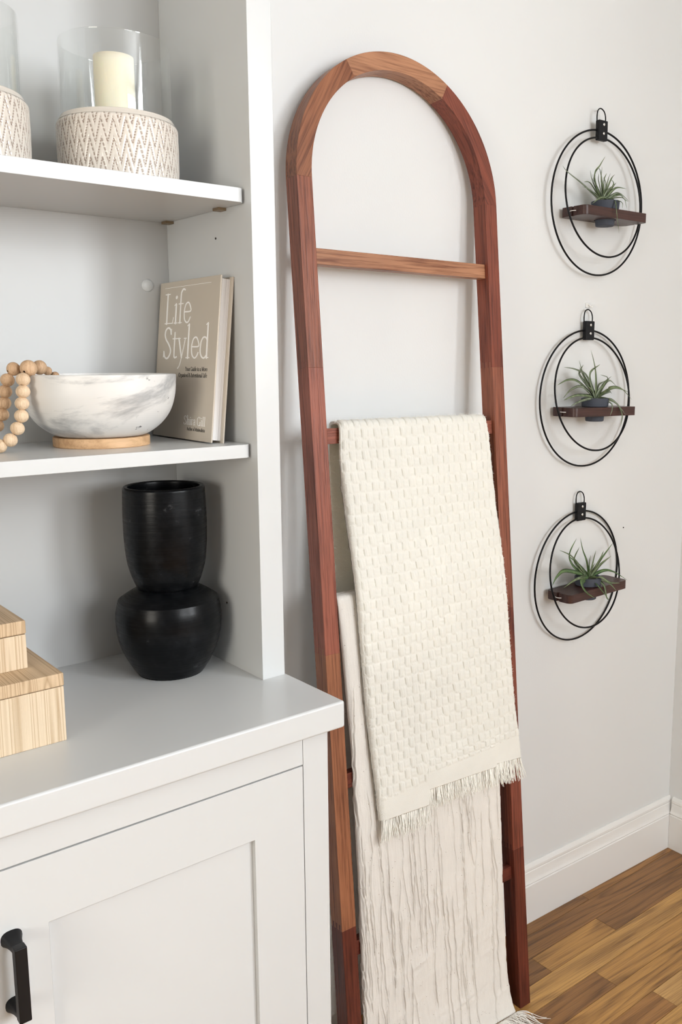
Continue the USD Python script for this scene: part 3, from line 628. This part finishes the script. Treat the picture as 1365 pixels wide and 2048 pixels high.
for hi, h in enumerate(HG):
    def frame(t, ps):
        t, ps = math.radians(t), math.radians(ps); U = np.array([math.cos(ps), math.sin(ps), 0]); N = np.array([-math.sin(ps), math.cos(ps), 0])
        return U, -N*math.sin(t)-np.array([0, 0, 1])*math.cos(t), N
    top1 = np.array([h['x'], h['y1'], h['z']]); top2 = np.array([h['x'], h['y2'], h['z']-GAP])
    base = np.array([h['x'], 0, h['z']])
    hg = thing('plant_hanger', HL[hi], 'plant hanger', base, group='hoop plant hangers on the wall')
    th = np.linspace(0, 2*PI, 120, endpoint=False)
    U, Dd, N = frame(h['t1'], h['psi']); c = top1+R1*Dd-base
    obj('hoop', tube(c+R1*(np.outer(np.cos(th), U)+np.outer(np.sin(th), Dd)), .0021, 10, True), 'black_wire', hg, True, label='larger black wire hoop close to the wall')
    U, Dd, N = frame(h['t2'], h['psi']); c = top2+R2*Dd-base
    obj('hoop', tube(c+R2*(np.outer(np.cos(th), U)+np.outer(np.sin(th), Dd)), .0021, 10, True), 'black_wire', hg, True, label='smaller black wire hoop that carries the plank')
    # plank between the sides of the smaller hoop, a hole in the middle for the pot
    pc = top2+Dd*(R2+DN); pl = sbox(-PLX/2, -PLY/2, PLX/2, PLY/2)
    pl = pl.buffer(-.012).buffer(.012, 8)
    for sx in (-1, 1): pl = pl.difference(sbox(sx*PLX/2-.0045, -.0035, sx*PLX/2+.0045, .0035))
    pl = pl.difference(LineString([(0, 0), (1e-6, 0)]).buffer(.0245, 24))
    mm = prism(pl, -PLZ/2, PLZ/2)
    ps, ro = math.radians(h['psi']), math.radians(h['rol'])
    M = np.eye(4); ux = np.array([math.cos(ps)*math.cos(ro), math.sin(ps)*math.cos(ro), math.sin(ro)]); uy = np.array([-math.sin(ps), math.cos(ps), 0]); uz = np.cross(ux, uy)
    pcx = pc.copy(); ymax = pc[1]+PLY/2
    if ymax > -.002: pcx[1] -= ymax+.002
    M[0, :3], M[1, :3], M[2, :3], M[3, :3] = ux, uy, uz, pcx-base
    pp = obj('plank_shelf', mm, 'walnut', hg, 30, label='dark walnut plank with rounded corners')
    UsdGeom.Xformable(stage.GetPrimAtPath(pp)).AddTransformOp().Set(Gf.Matrix4d(*M.ravel()))
    for sx in (-1, 1):                              # light showing in the end groove, drawn as a pale strip
        q = pcx-base+ux*(sx*(PLX/2+.0005)); glint = tube(spline([q+uy*.007, q+ux*sx*.0040+uy*.002, q+ux*sx*.0040-uy*.005, q-uy*.010], 5), .0010, 6)
        obj('groove_glint', glint, 'hook_plastic', hg, True)
    # strap, rivets and hanging loop
    ys = (h['y1']+h['y2'])/2
    zt = .0205; zb = -GAP-.0055
    st_ = rbox(-.0148, .0148, h['y2']-.0038, h['y1']+.0034, zb, zt, .002, 12)
    s_ = obj('strap', st_, 'black_leather', hg, 35)
    for zz in (.0115, -.0075):
        rv = trimesh.creation.icosphere(2, .0033); rv.vertices[:, 1] *= .45; rv.apply_translation((.001, h['y2']-.0040, zz)); obj('rivet', rv, 'steel', s_, True, label='small round steel rivet')
    yl = min(h['y1'], -.006)
    lp = spline([(-.0140, yl, zt-.006), (-.0145, yl, zt+.009), (-.0105, yl+.001, zt+.021), (0, yl+.002, zt+.0265), (.0105, yl+.001, zt+.021), (.0145, yl, zt+.009), (.0140, yl, zt-.006)], 8)
    obj('hanging_loop', tube(lp, .0013, 8), 'black_wire', hg, True)
    nail = trimesh.creation.cylinder(radius=.0011, height=.009, sections=10); nail.apply_transform(trimesh.transformations.rotation_matrix(PI/2, (1, 0, 0))); nail.apply_translation((0, -.0045, zt+.0240))
    obj('nail', nail, 'steel', hg, True)
    # pot and plant
    pot_c = pcx+np.array([0, 0, PLZ/2])
    pt = thing('potted_air_plant', PLL[hi], 'plant', pot_c, group='air plants on the hangers')
    prof = [(.0, -.0330), (.0190, -.0330), (.0205, -.0318), (.0238, -.0002), (.0238, .0003), (.0290, .0008), (.0300, .0020), (.0315, .0190), (.0310, .0204), (.0290, .0204), (.0280, .0180), (.0255, .010), (.0, .010)]
    obj('pot', lathe(prof, 48), 'pot_clay', pt, 30)
    ms = trimesh.creation.icosphere(3, .024); ms.vertices[:, 2] *= .42; ms.vertices *= 1+.15*(meshkit.noise(ms.vertices*150)-.5)[:, None]; ms.apply_translation((0, 0, .0095)); obj('moss', ms, 'potting_moss', pt, True)
    mats = [['air_leaf_grey', 'air_leaf'], ['air_leaf', 'air_leaf_grey'], ['air_leaf_green', 'air_leaf']][hi]
    for li, lf in enumerate(LEAVES[hi]):
        pts = [np.array(q) for q in lf]
        core = np.array([random.uniform(-.006, .006), random.uniform(-.006, .006), .0165])
        first = pts[0].copy()
        pts = [core, first*.55+core*.45 if np.linalg.norm(first-core) > .01 else core+(pts[1]-core)*.15]+pts[1:]
        obj('leaf', blade(np.array(pts), WMAX[hi]*random.uniform(.8, 1.1)), mats[li % 2], pt, True)
# clear adhesive hook left on the wall above the middle hanger
hk = thing('adhesive_hook', 'tiny pale adhesive hook on the wall just above the middle hanger', 'hook', (.9925, 0, 1.4830))
obj('hook_base', rbox(-.006, .004, -.003, 0, -.005, .006, .0012, 10), 'hook_plastic', hk)
obj('hook_arm', tube(spline([(-.001, -.002, .004), (.003, -.006, .0), (.0065, -.009, -.004), (.0085, -.0085, .0005)], 8), .0016, 8), 'hook_plastic', hk, True)

# ------------------------------------------------------------------ black vase
mat('black_clay', {'tc': ('texture_coordinate', {}), 'm': ('mapping', {'scale': (8, 8, 210)}), 'n': ('noise_texture', {'scale': 1.0, 'detail': 4.0, 'roughness': .65}), 'n2': ('noise_texture', {'scale': 45.0, 'detail': 5.0, 'roughness': .7}),
     'r': ('rgb_ramp', {'ramp': [(.45, (.0025, .003, .0038)), (.64, (.006, .0065, .0078)), (.76, (.05, .052, .054))]}), 'rr': ('rgb_ramp', {'ramp': [(.3, (.22, .22, .22)), (.7, (.32, .32, .32))]}),
     'b': ('bump', {'strength': .2, 'distance': .0008}), 'p': ('principled_bsdf', {'specular_ior_level': .16})},
    [('tc.object', 'm.vector'), ('m.vector', 'n.vector'), ('tc.object', 'n2.vector'), ('n2.fac', 'r.fac'), ('r.color', 'p.base_color'), ('n.fac', 'rr.fac'), ('rr.color', 'p.roughness'), ('n.fac', 'b.height'), ('b.normal', 'p.normal')])
vase = thing('vase', 'tall black clay vase of two stacked rounded volumes in the lowest shelf corner', 'vase', cloc(-.127, -.136, CT), 2.35)
lowp = spline([(0, 0), (.044, .0), (.0495, .0015), (.0545, .008), (.0625, .022), (.0710, .040), (.0765, .060), (.0785, .083), (.0775, .100), (.0745, .113)], 6)
lowp = np.vstack([lowp, spline([(.0738, .1150), (.062, .1230), (.052, .1290), (.0462, .1318), (.042, .1335)], 5), [(0, .1335)]]); lowp[:, 0] = np.maximum(lowp[:, 0], 0)
obj('lower_body', lathe(lowp, 128), 'black_clay', vase, 25)
upp = np.vstack([[(0, .1322)], spline([(.0400, .1322), (.0448, .1345), (.0485, .142), (.0535, .156), (.0575, .172), (.0598, .192), (.0610, .215), (.0612, .245), (.0604, .270), (.0600, .2830)], 6), spline([(.0598, .2845), (.0578, .2868), (.0535, .2862), (.0522, .2830), (.052, .262), (.0515, .22), (.047, .17), (.030, .150), (.0, .149)], 5)])
upp[:, 0] = np.maximum(upp[:, 0], 0)
obj('upper_cup', lathe(upp, 128), 'black_clay', vase, 30)

# ------------------------------------------------------------------ marble bowl on a wooden foot
mat('marble', {'tc': ('texture_coordinate', {}), 'm': ('mapping', {'scale': (4.5, 4.5, 11), 'rotation': (.12, .1, 0), 'location': (.35, .2, .55)}), 'n': ('noise_texture', {'scale': 1.0, 'detail': 6.0, 'roughness': .62, 'distortion': .8}),
     'r': ('rgb_ramp', {'ramp': [(.30, (.735, .73, .715)), (.50, (.72, .715, .70)), (.58, (.40, .405, .41)), (.65, (.60, .60, .59)), (.74, (.73, .725, .71))]}),
     'n2': ('noise_texture', {'scale': 70.0, 'detail': 3.0}), 'r2': ('rgb_ramp', {'ramp': [(.66, (0, 0, 0)), (.70, (1, 1, 1))]}), 'mx': ('mix', {'color2': (.10, .10, .10)}),
     'k': ('noise_texture', {'scale': 9.0}), 'kr': ('rgb_ramp', {'ramp': [(.52, (0, 0, 0)), (.62, (1, 1, 1))]}), 'ml': ('math', {'math_type': 'multiply'}),
     'p': ('principled_bsdf', {'roughness': .35, 'subsurface_weight': .0})},
    [('tc.object', 'm.vector'), ('m.vector', 'n.vector'), ('n.fac', 'r.fac'), ('tc.object', 'n2.vector'), ('n2.fac', 'r2.fac'), ('tc.object', 'k.vector'), ('k.fac', 'kr.fac'), ('r2.color', 'ml.value1'), ('kr.color', 'ml.value2'), ('ml.value', 'mx.fac'), ('r.color', 'mx.color1'), ('mx.color', 'p.base_color')])
wood('mango_wood', (.33, .17, .075), (.66, .42, .23), rot=(0, PI/2, 0), rings=8, ringmix=.45, pore=.5, rough=.55, edge=.001, bump=.25)
S2 = 1.2411
bowl = thing('marble_bowl', 'white grey-veined marble bowl on a round wooden foot, on the middle shelf', 'bowl', cloc(-.2115, -.1205, S2), 2.35)
bp = spline([(.0, .0137), (.050, .0137), (.0655, .0172), (.0840, .0305), (.0970, .0480), (.1040, .0690), (.1062, .0900), (.1066, .0985)], 8)
bi = spline([(.1056, .1002), (.1020, .1002), (.1008, .0980), (.0990, .075), (.0900, .050), (.070, .0320), (.040, .0240), (0, .0225)], 6)
bq = np.vstack([bp, bi]); bq[:, 0] = np.maximum(bq[:, 0], 0)
obj('bowl_body', lathe(bq, 128), 'marble', bowl, 40)
obj('foot', lathe([(0, 0), (.0655, 0), (.0665, .001), (.0665, .0126), (.0655, .0136), (0, .0136)], 96), 'mango_wood', bowl, 40, label='round pale mango wood foot')

# ------------------------------------------------------------------ bead garland hanging over the rim of the bowl
wood('bead_wood', (.50, .32, .18), (.84, .66, .47), rings=6, ringmix=.4, pore=.6, rough=.6, edge=.0003, bump=.3, scale=(3, 3, 3))
wood('bead_wood_dark', (.36, .20, .10), (.70, .48, .30), rings=6, ringmix=.4, pore=.6, rough=.6, edge=.0003, bump=.3, scale=(3, 3, 3))
paint('twine', (.16, .10, .05), .9)
BR = .0091
GARLAND = [   # bead centres and radii of the two strands
 [(.0625, .0320, .0984, .0060), (.0513, .0280, .1053, .0060), (.0377, .0190, .1101, .0098), (.0198, .0090, .1090, .0112), (.0079, -.0030, .0949, .0091), (.0065, -.0040, .0794, .0091), (.0043, -.0040, .0639, .0091), (.0026, -.0040, .0477, .0091), (-.0033, -.0030, .0316, .0091), (-.0125, -.0010, .0169, .0091), (-.0247, .0040, .0088, .0091), (-.0408, .0000, .0088, .0091), (-.0583, -.0080, .0086, .0091), (-.0754, -.0160, .0078, .0091)],
 [(.0198, .0320, .1016, .0070), (.0059, .0260, .1084, .0091), (-.0018, .0290, .0940, .0091), (-.0051, .0320, .0788, .0091), (-.0067, .0340, .0636, .0091), (-.0097, .0360, .0484, .0091), (-.0165, .0380, .0339, .0091), (-.0257, .0400, .0210, .0091), (-.0394, .0420, .0156, .0091), (-.0538, .0440, .0163, .0091)],
]
gar0 = np.array([-.335, -.150, S2])
gar = thing('bead_garland', 'string of pale round wooden beads hanging over the left rim of the marble bowl', 'beads', cloc(*gar0), 2.35)
for strand in GARLAND:
    cs_ = [np.array(q[:3]) for q in strand]
    for i, q in enumerate(cs_):
        r = strand[i][3]; q[2] = max(q[2], r+.0003)
        d = (cs_[min(i+1, len(cs_)-1)]-cs_[max(i-1, 0)]); d /= np.linalg.norm(d)
        n1 = np.cross(d, [.31, .9, .1]); n1 /= np.linalg.norm(n1)
        pr = [(.0013, -r*.93), (.0030, -r*.93)]+[(r*math.cos(a), r*math.sin(a)*.95) for a in np.linspace(-1.15, 1.15, 14)]+[(.0030, r*.93), (.0013, r*.93)]
        b = lathe(pr, 28); M = np.eye(4); M[:3, 0], M[:3, 1], M[:3, 2], M[:3, 3] = n1, np.cross(d, n1), d, q
        b.apply_transform(M); obj('bead', b, 'bead_wood' if (strand is GARLAND[0] and 3 < i) else 'bead_wood_dark', gar, 40)
    obj('string', tube(spline(np.array(cs_), 4), .0008, 6), 'twine', gar, True)

# ------------------------------------------------------------------ book
mat('book_cloth', {'tc': ('texture_coordinate', {}), 'n': ('noise_texture', {'scale': 1400.0, 'detail': 2.0}), 'b': ('bump', {'strength': .25, 'distance': .0004}), 'p': ('principled_bsdf', {'base_color': (.55, .495, .425), 'roughness': .8, 'specular_ior_level': .2})},
    [('tc.object', 'n.vector'), ('n.fac', 'b.height'), ('b.normal', 'p.normal')])
mat('paper_edge', {'tc': ('texture_coordinate', {}), 'm': ('mapping', {'scale': (1, 1, 620)}), 'n': ('noise_texture', {'scale': 1.0, 'detail': 3.0, 'roughness': .7}), 'r': ('rgb_ramp', {'ramp': [(.36, (.34, .31, .30)), (.46, (.72, .695, .68)), (.7, (.80, .78, .765))]}), 'p': ('principled_bsdf', {'roughness': .85})},
    [('tc.object', 'm.vector'), ('m.vector', 'n.vector'), ('n.fac', 'r.fac'), ('r.color', 'p.base_color')])
paint('ink_white', (.95, .935, .91), .6)
paint('ink_black', (.02, .018, .016), .6)
# local: x from spine to fore-edge, y up the book, z out of the front cover
_a = np.array([-.02101, -.99978, 0]); _b = np.array([.10277, -.00216, .99470]); _n = np.cross(_a, _b)
BB = np.eye(4); BB[0, :3], BB[1, :3], BB[2, :3] = CR@_a, CR@_b, CR@_n; BB[3, :3] = cloc(-.0853, -.0210, S2+.0018)
BW, BH, BT = .1945, .2385, .0215
book = thing('book', 'beige cloth hardcover book titled Life Styled leaning beside the marble bowl', 'book', mat4=BB)
obj('front_cover', rbox(.0, BW, 0, BH, -.0026, 0, .0008, 10), 'book_cloth', book, 40)
obj('back_cover', rbox(.0, BW, 0, BH, -BT, -BT+.0026, .0008, 10), 'book_cloth', book, 40)
sp = rbox(-.0022, .0022, 0, BH, -BT, 0, .0010, 10); obj('spine', sp, 'book_cloth', book, 40)
nz = 8; zz = np.linspace(-BT+.0026, -.0026, nz); zz[0] += .00005; zz[-1] -= .00005
pg = Polygon([(.003, -.0027), (BW-.0075, -.0027)]+[(BW-.0075-.0022*math.sin(PI*k/12), -.0027-(BT-.0054)*k/12) for k in range(1, 12)]+[(BW-.0075, -BT+.0027), (.003, -BT+.0027)])
pm = prism(pg, .0035, BH-.0035); v = pm.vertices.copy(); pm.vertices = np.stack([v[:, 0], v[:, 2], v[:, 1]], -1); pm.fix_normals()
obj('pages', pm, 'paper_edge', book, 30, label='block of off-white pages')
# lettering: strokes (points, width) on an em of cap height 1, slender high-contrast serif
K, T_ = .075, .034
def serif(x, y, w=.13): return ([(x-w, y), (x+w, y)], T_)
GL = {
 'L': (.52, [([(.14, 0), (.14, 1)], K), serif(.14, 1), ([(.04, .01), (.48, .01)], T_), ([(.48, .01), (.52, .20)], T_)]),
 'i': (.24, [([(.13, 0), (.13, .64)], K), ([(.04, .60), (.13, .66)], T_), serif(.13, .01, .09), ([(.125, .86), (.135, .88)], .10)]),
 'f': (.30, [([(.14, 0), (.14, .88), (.17, 1.04), (.26, 1.12), (.35, 1.09)], K*.8), ([(.03, .64), (.28, .64)], T_), serif(.14, .01, .09)]),
 'e': (.44, [([(.07, .36), (.40, .37), (.38, .52), (.30, .64), (.22, .66), (.13, .60), (.07, .44), (.06, .30), (.10, .10), (.22, .0), (.33, .05), (.40, .17)], .047)]),
 'S': (.50, [([(.42, .80), (.38, .94), (.26, 1.01), (.13, .94), (.09, .78), (.16, .62), (.28, .50), (.40, .34), (.43, .20), (.36, .06), (.24, -.01), (.12, .05), (.06, .22)], .060), ([(.42, .80), (.43, .96)], T_), ([(.06, .22), (.05, .04)], T_)]),
 't': (.30, [([(.13, .84), (.13, .14), (.17, .02), (.27, .04)], K*.75), ([(.03, .64), (.27, .64)], T_)]),
 'y': (.44, [([(.06, .64), (.24, .02)], K*.85), ([(.40, .64), (.24, .02), (.15, -.24), (.06, -.34)], T_), serif(.07, .64, .07), serif(.39, .64, .06)]),
 'l': (.24, [([(.12, 0), (.12, 1.08)], K*.9), ([(.04, 1.04), (.12, 1.09)], T_), serif(.12, .01, .09)]),
 'd': (.48, [([(.38, 0), (.38, 1.08)], K*.9), ([(.30, 1.04), (.38, 1.09)], T_), ([(.38, .10), (.27, .0), (.15, .03), (.07, .16), (.06, .34), (.09, .52), (.18, .64), (.30, .64), (.38, .54)], .050), ([(.38, .01), (.46, .01)], T_)]),
 'h': (.46, [([(.12, 0), (.12, 1.08)], K*.9), ([(.04, 1.04), (.12, 1.09)], T_), ([(.12, .50), (.22, .63), (.31, .64), (.36, .55), (.36, 0)], K*.75), serif(.12, .01, .08), serif(.36, .01, .08)]),
 'r': (.32, [([(.12, 0), (.12, .64)], K*.9), ([(.04, .60), (.12, .66)], T_), ([(.12, .48), (.20, .62), (.30, .63)], K*.7), serif(.12, .01, .08)]),
 'a': (.40, [([(.08, .52), (.14, .63), (.24, .64), (.30, .54), (.30, .08), (.38, .01)], K*.75), ([(.30, .38), (.14, .30), (.06, .17), (.09, .04), (.18, .0), (.30, .12)], .045)]),
 'G': (.60, [([(.50, .80), (.42, .95), (.30, 1.01), (.17, .94), (.08, .74), (.06, .50), (.09, .24), (.18, .06), (.30, -.01), (.43, .04), (.50, .14)], .058), ([(.50, 0), (.50, .40)], K*.9), ([(.38, .40), (.60, .40)], T_), ([(.50, .78), (.51, .97)], T_)]),
 'n': (.46, [([(.12, 0), (.12, .64)], K*.9), ([(.04, .60), (.12, .66)], T_), ([(.12, .50), (.22, .63), (.31, .64), (.36, .55), (.36, 0)], K*.75), serif(.12, .01, .08), serif(.36, .01, .08)]),
 'o': (.46, [([(.23, .65), (.12, .58), (.07, .33), (.12, .08), (.23, 0), (.34, .08), (.39, .33), (.34, .58), (.23, .65)], .055)]),
 'u': (.46, [([(.10, .64), (.10, .14), (.16, .02), (.25, .01), (.35, .12)], K*.75), ([(.36, 0), (.36, .64)], K*.8), ([(.36, .01), (.44, .01)], T_)]),
 'm': (.70, [([(.12, 0), (.12, .64)], K*.9), ([(.12, .50), (.22, .63), (.31, .64), (.35, .55), (.35, 0)], K*.75), ([(.35, .50), (.45, .63), (.54, .64), (.58, .55), (.58, 0)], K*.75)]),
 's': (.36, [([(.30, .50), (.26, .62), (.17, .65), (.09, .57), (.11, .44), (.22, .34), (.30, .22), (.28, .06), (.17, 0), (.08, .05), (.05, .16)], .05)]),
 'z': (.40, [([(.06, .62), (.34, .62), (.06, .02), (.36, .02)], .05)]),
 'g': (.44, [([(.20, .65), (.10, .58), (.08, .42), (.14, .28), (.22, .26), (.32, .34), (.34, .50), (.28, .62), (.20, .65)], .045), ([(.16, .27), (.10, .12), (.30, .06), (.38, -.08), (.30, -.26), (.16, -.28), (.07, -.16), (.13, .0)], .045), ([(.30, .60), (.42, .64)], T_)]),
 'Y': (.56, [([(.08, 1), (.28, .46), (.28, 0)], K), ([(.50, 1), (.28, .46)], T_), serif(.28, .01, .1)]),
 'M': (.80, [([(.12, 0), (.14, 1)], T_), ([(.14, 1), (.38, .08)], K), ([(.38, .08), (.64, 1)], T_), ([(.64, 1), (.66, 0)], K), serif(.12, .01, .08), serif(.66, .01, .1)]),
 'O': (.64, [([(.32, 1.01), (.16, .90), (.07, .50), (.16, .10), (.32, -.01), (.48, .10), (.57, .50), (.48, .90), (.32, 1.01)], .06)]),
 'I': (.28, [([(.14, 0), (.14, 1)], K), serif(.14, 1, .1), serif(.14, .01, .1)]),
 '&': (.64, [([(.56, .46), (.44, .14), (.24, -.01), (.10, .08), (.08, .28), (.22, .50), (.34, .68), (.34, .90), (.24, 1.0), (.15, .90), (.18, .72), (.36, .34), (.58, .02)], .05)]),
 'A': (.62, [([(.06, 0), (.30, 1)], T_), ([(.30, 1), (.54, 0)], K), ([(.15, .36), (.44, .36)], T_), serif(.06, .01, .08), serif(.54, .01, .1)]),
 ' ': (.22, []),
}
def letters(text, bold=1.0):
    x = 0; polys = []; 
    for ch in text:
        adv, strokes = GL[ch]
        for pts, wd in strokes:
            q = spline(pts, 8) if len(pts) > 2 else np.array(pts)
            if ch in 'MYzA' and len(pts) > 2: q = np.array(pts)
            polys.append(affinity.translate(LineString(q).buffer(wd*bold*.5, 4), x, 0))
        x += adv
    return unary_union(polys), x
def put(text, x0, x1, y, cap, mname, bold=1.0, name='lettering'):
    g, adv = letters(text, bold)
    g = affinity.scale(g, (x1-x0)/adv, cap, origin=(0, 0)); g = affinity.translate(g, x0, y).simplify(.00005)
    obj(name, prism(g, -.0001, .00025), mname, book, False)
put('Life', .0185, .1090, .1745, .0452, 'ink_white')
put('Styled', .0185, .1715, .1215, .0462, 'ink_white')
put('Your Guide to a More', .1000, .1705, .1024, .0058, 'ink_black', 1.5)
put('Organized & Intentional Life', .0780, .1705, .0932, .0058, 'ink_black', 1.5)
put('Shira Gill', .1040, .1740, .0225, .0125, 'ink_white', 1.15)
put('Author of Minimalista', .1160, .1735, .0140, .0048, 'ink_black', 1.5)
obj('cover_line', bx(.0150, .1670, .2292, .2298, -.0001, .0002), 'ink_white', book, False)
gv = bx(.0105, .0125, .002, BH-.002, -.0001, .00005)
obj('hinge_groove', gv, 'book_cloth', book, False)

# ------------------------------------------------------------------ wooden boxes
wood('ash_front', (.42, .29, .165), (.70, .57, .415), rings=26, ringmix=.75, pore=.35, rough=.6, edge=.0008, bump=.35, scale=(1.6, 1.6, .35), big=2)
def wooden_box(x1, y0, z0, w, d, hb, hl, label):
    b = thing('wooden_box', label, 'box', cloc(x1-w/2, y0+d/2, z0), 2.35, group='stacked wooden boxes')
    obj('box_body', rbox(-w/2, w/2, -d/2, d/2, 0, hb, .0012, 10), 'ash_front', b, 40)
    obj('lid', rbox(-w/2-.0005, w/2+.0005, -d/2-.0005, d/2+.0005, hb+.0008, hb+hl, .0015, 10), 'ash_lid', b, 40)
wood('ash_lid', (.36, .235, .125), (.64, .48, .315), rot=(PI/2, 0, 0), rings=24, ringmix=.7, pore=.35, rough=.6, edge=.0008, bump=.35, scale=(1.6, .10, .35), big=2)
wooden_box(-.3464, -.2893, CT, .30, .19, .0710, .0172, 'larger pale wooden lidded box standing on the cabinet top')
wooden_box(-.3735, -.2433, CT+.0882, .22, .125, .0440, .0180, 'smaller wooden lidded box stacked on the larger box')

# ------------------------------------------------------------------ candle holders
mat('glass_clear', {'g': ('glossy_bsdf', {'roughness': .02, 'color': (1, 1, 1)}), 't': ('transparent_bsdf', {'color': (.985, .99, .985)}), 'ge': ('geometry', {}), 'io': ('mix_float', {'a': 1.55, 'b': 1/1.55}), 'f': ('fresnel', {}), 'm': ('mix_closure', {})},
    [('ge.backfacing', 'io.fac'), ('io.result', 'f.IOR'), ('f.fac', 'm.fac'), ('t.BSDF', 'm.closure1'), ('g.BSDF', 'm.closure2')], 'm.closure')
mat('chevron_glaze', {'a': ('attribute', {'attribute': 'groove'}), 'x': ('mix', {'color1': (.66, .61, .55), 'color2': (.135, .055, .020)}), 'p': ('principled_bsdf', {'roughness': .15, 'specular_ior_level': .7})},
    [('a.fac', 'x.fac'), ('x.color', 'p.base_color')])
paint('rim_glaze', (.64, .59, .53), .2)
mat('wax', {'p': ('principled_bsdf', {'base_color': (.90, .825, .66), 'roughness': .5, 'subsurface_weight': .4, 'subsurface_radius': (.02, .014, .007), 'subsurface_scale': .3})}, [])
S1 = 1.5936
def chevron_base():
    n, k = 560, 120; R0, Hc = .0795, .0815
    prof = spline([(.0760, .0), (.0790, .0025), (R0, .010), (.0802, .045), (.0800, .070), (.0795, .0785), (.0770, .0820)], 12)
    dd = np.r_[0, np.cumsum(np.linalg.norm(np.diff(prof, axis=0), axis=1))]; t = np.linspace(0, dd[-1], k)
    r = np.interp(t, dd, prof[:, 0]); z = np.interp(t, dd, prof[:, 1]); th = np.linspace(0, 2*PI, n, endpoint=False)
    Z, TH = np.meshgrid(z, th, indexing='ij'); Rr = np.repeat(r[:, None], n, 1)
    per = 32; ph = TH*per/(2*PI); tri = 2*np.abs((ph % 1)-.5); rise = (ph % 1) < .5
    sp_ = .0247; q = (Z+.030*tri)/sp_
    f = q-np.floor(q); dist = np.minimum(f, 1-f)*sp_*.42
    line = np.exp(-(dist/.0013)**2)
    dots = np.where(rise, .30+.70*(np.sin(Z*2*PI/.0034) > -.2), .25+.75*(np.sin(Z*2*PI/.0058+1) > -.45))
    fade = smoothstep(.002, .006, Z)*(1-smoothstep(.0795, .0825, Z)*.6)
    g = np.clip(line*dots*fade, 0, 1)
    ridge = .5-.5*np.cos(2*PI*f)
    Rr = Rr-.0008*line*dots*fade+.0003*ridge*fade
    v = np.stack([Rr*np.cos(TH), Rr*np.sin(TH), Z], -1).reshape(-1, 3)
    i, j = np.meshgrid(np.arange(k-1), np.arange(n), indexing='ij'); j2 = (j+1) % n
    qd = np.stack([i*n+j, i*n+j2, (i+1)*n+j2, (i+1)*n+j], -1).reshape(-1, 4)
    v = np.vstack([v, [(0, 0, 0)]]); jj = np.arange(n)
    F = np.vstack([qd[:, [0, 1, 2]], qd[:, [0, 2, 3]], np.stack([(jj+1) % n, jj, np.full(n, len(v)-1)], -1)])
    g = np.r_[g.ravel()*.9, 0]
    return trimesh.Trimesh(v, F, process=False), g
cbm, cbg = chevron_base()
def holder(x, y, lab, clab, rot):
    h = thing('candle_holder', lab, 'candle holder', cloc(x, y, S1), 2.35+rot, group='candle holders on the top shelf')
    bpth = obj('ceramic_base', cbm, 'chevron_glaze', h, True, label='glazed ceramic base with a dotted brown chevron relief')
    UsdGeom.PrimvarsAPI(stage.GetPrimAtPath(bpth)).CreatePrimvar('groove', Sdf.ValueTypeNames.FloatArray, 'vertex').Set(Vt.FloatArray.FromNumpy(cbg.astype(np.float32)))
    obj('base_collar', lathe(np.vstack([spline([(.0780, .0815), (.0768, .0836), (.0752, .0862), (.0742, .0882), (.0726, .0890), (.0702, .0880)], 5), [(.0690, .072), (0, .0715)]]), 96), 'rim_glaze', h, 30)
    gp = [(.0702, .0850), (.0716, .0850), (.0724, .0870), (.0728, .12), (.0729, .1835), (.0724, .1850), (.0717, .1850), (.0712, .1835), (.0711, .12), (.0707, .087), (.0702, .0850)]
    obj('glass_cylinder', lathe(gp, 128), 'glass_clear', h, 40, label='clear glass hurricane cylinder')
    c = thing('pillar_candle', clab, 'candle', cloc(x-.0018, y, S1+.0720), 2.35, group='pillar candles in the holders')
    obj('wax_body', lathe(np.vstack([[(0, 0), (.0262, 0)], spline([(.0265, .001), (.0266, .090), (.0262, .0945), (.0245, .0962), (.012, .0958)], 5), [(0, .0955)]]), 64), 'wax', c, 40)
    obj('wick', tube([(0, 0, .095), (.0004, 0, .099), (.001, .0004, .102)], .0007, 6), 'ink_black', c, True)
holder(-.1745, -.140, 'chevron-patterned ceramic candle holder with a glass cylinder, fully in view on the top shelf', 'ivory pillar candle standing inside the fully visible glass cylinder', 0)
holder(-.3780, -.140, 'chevron-patterned ceramic candle holder with a glass cylinder, cut off by the picture edge', 'ivory pillar candle in the cut-off glass cylinder at the picture edge', 40)
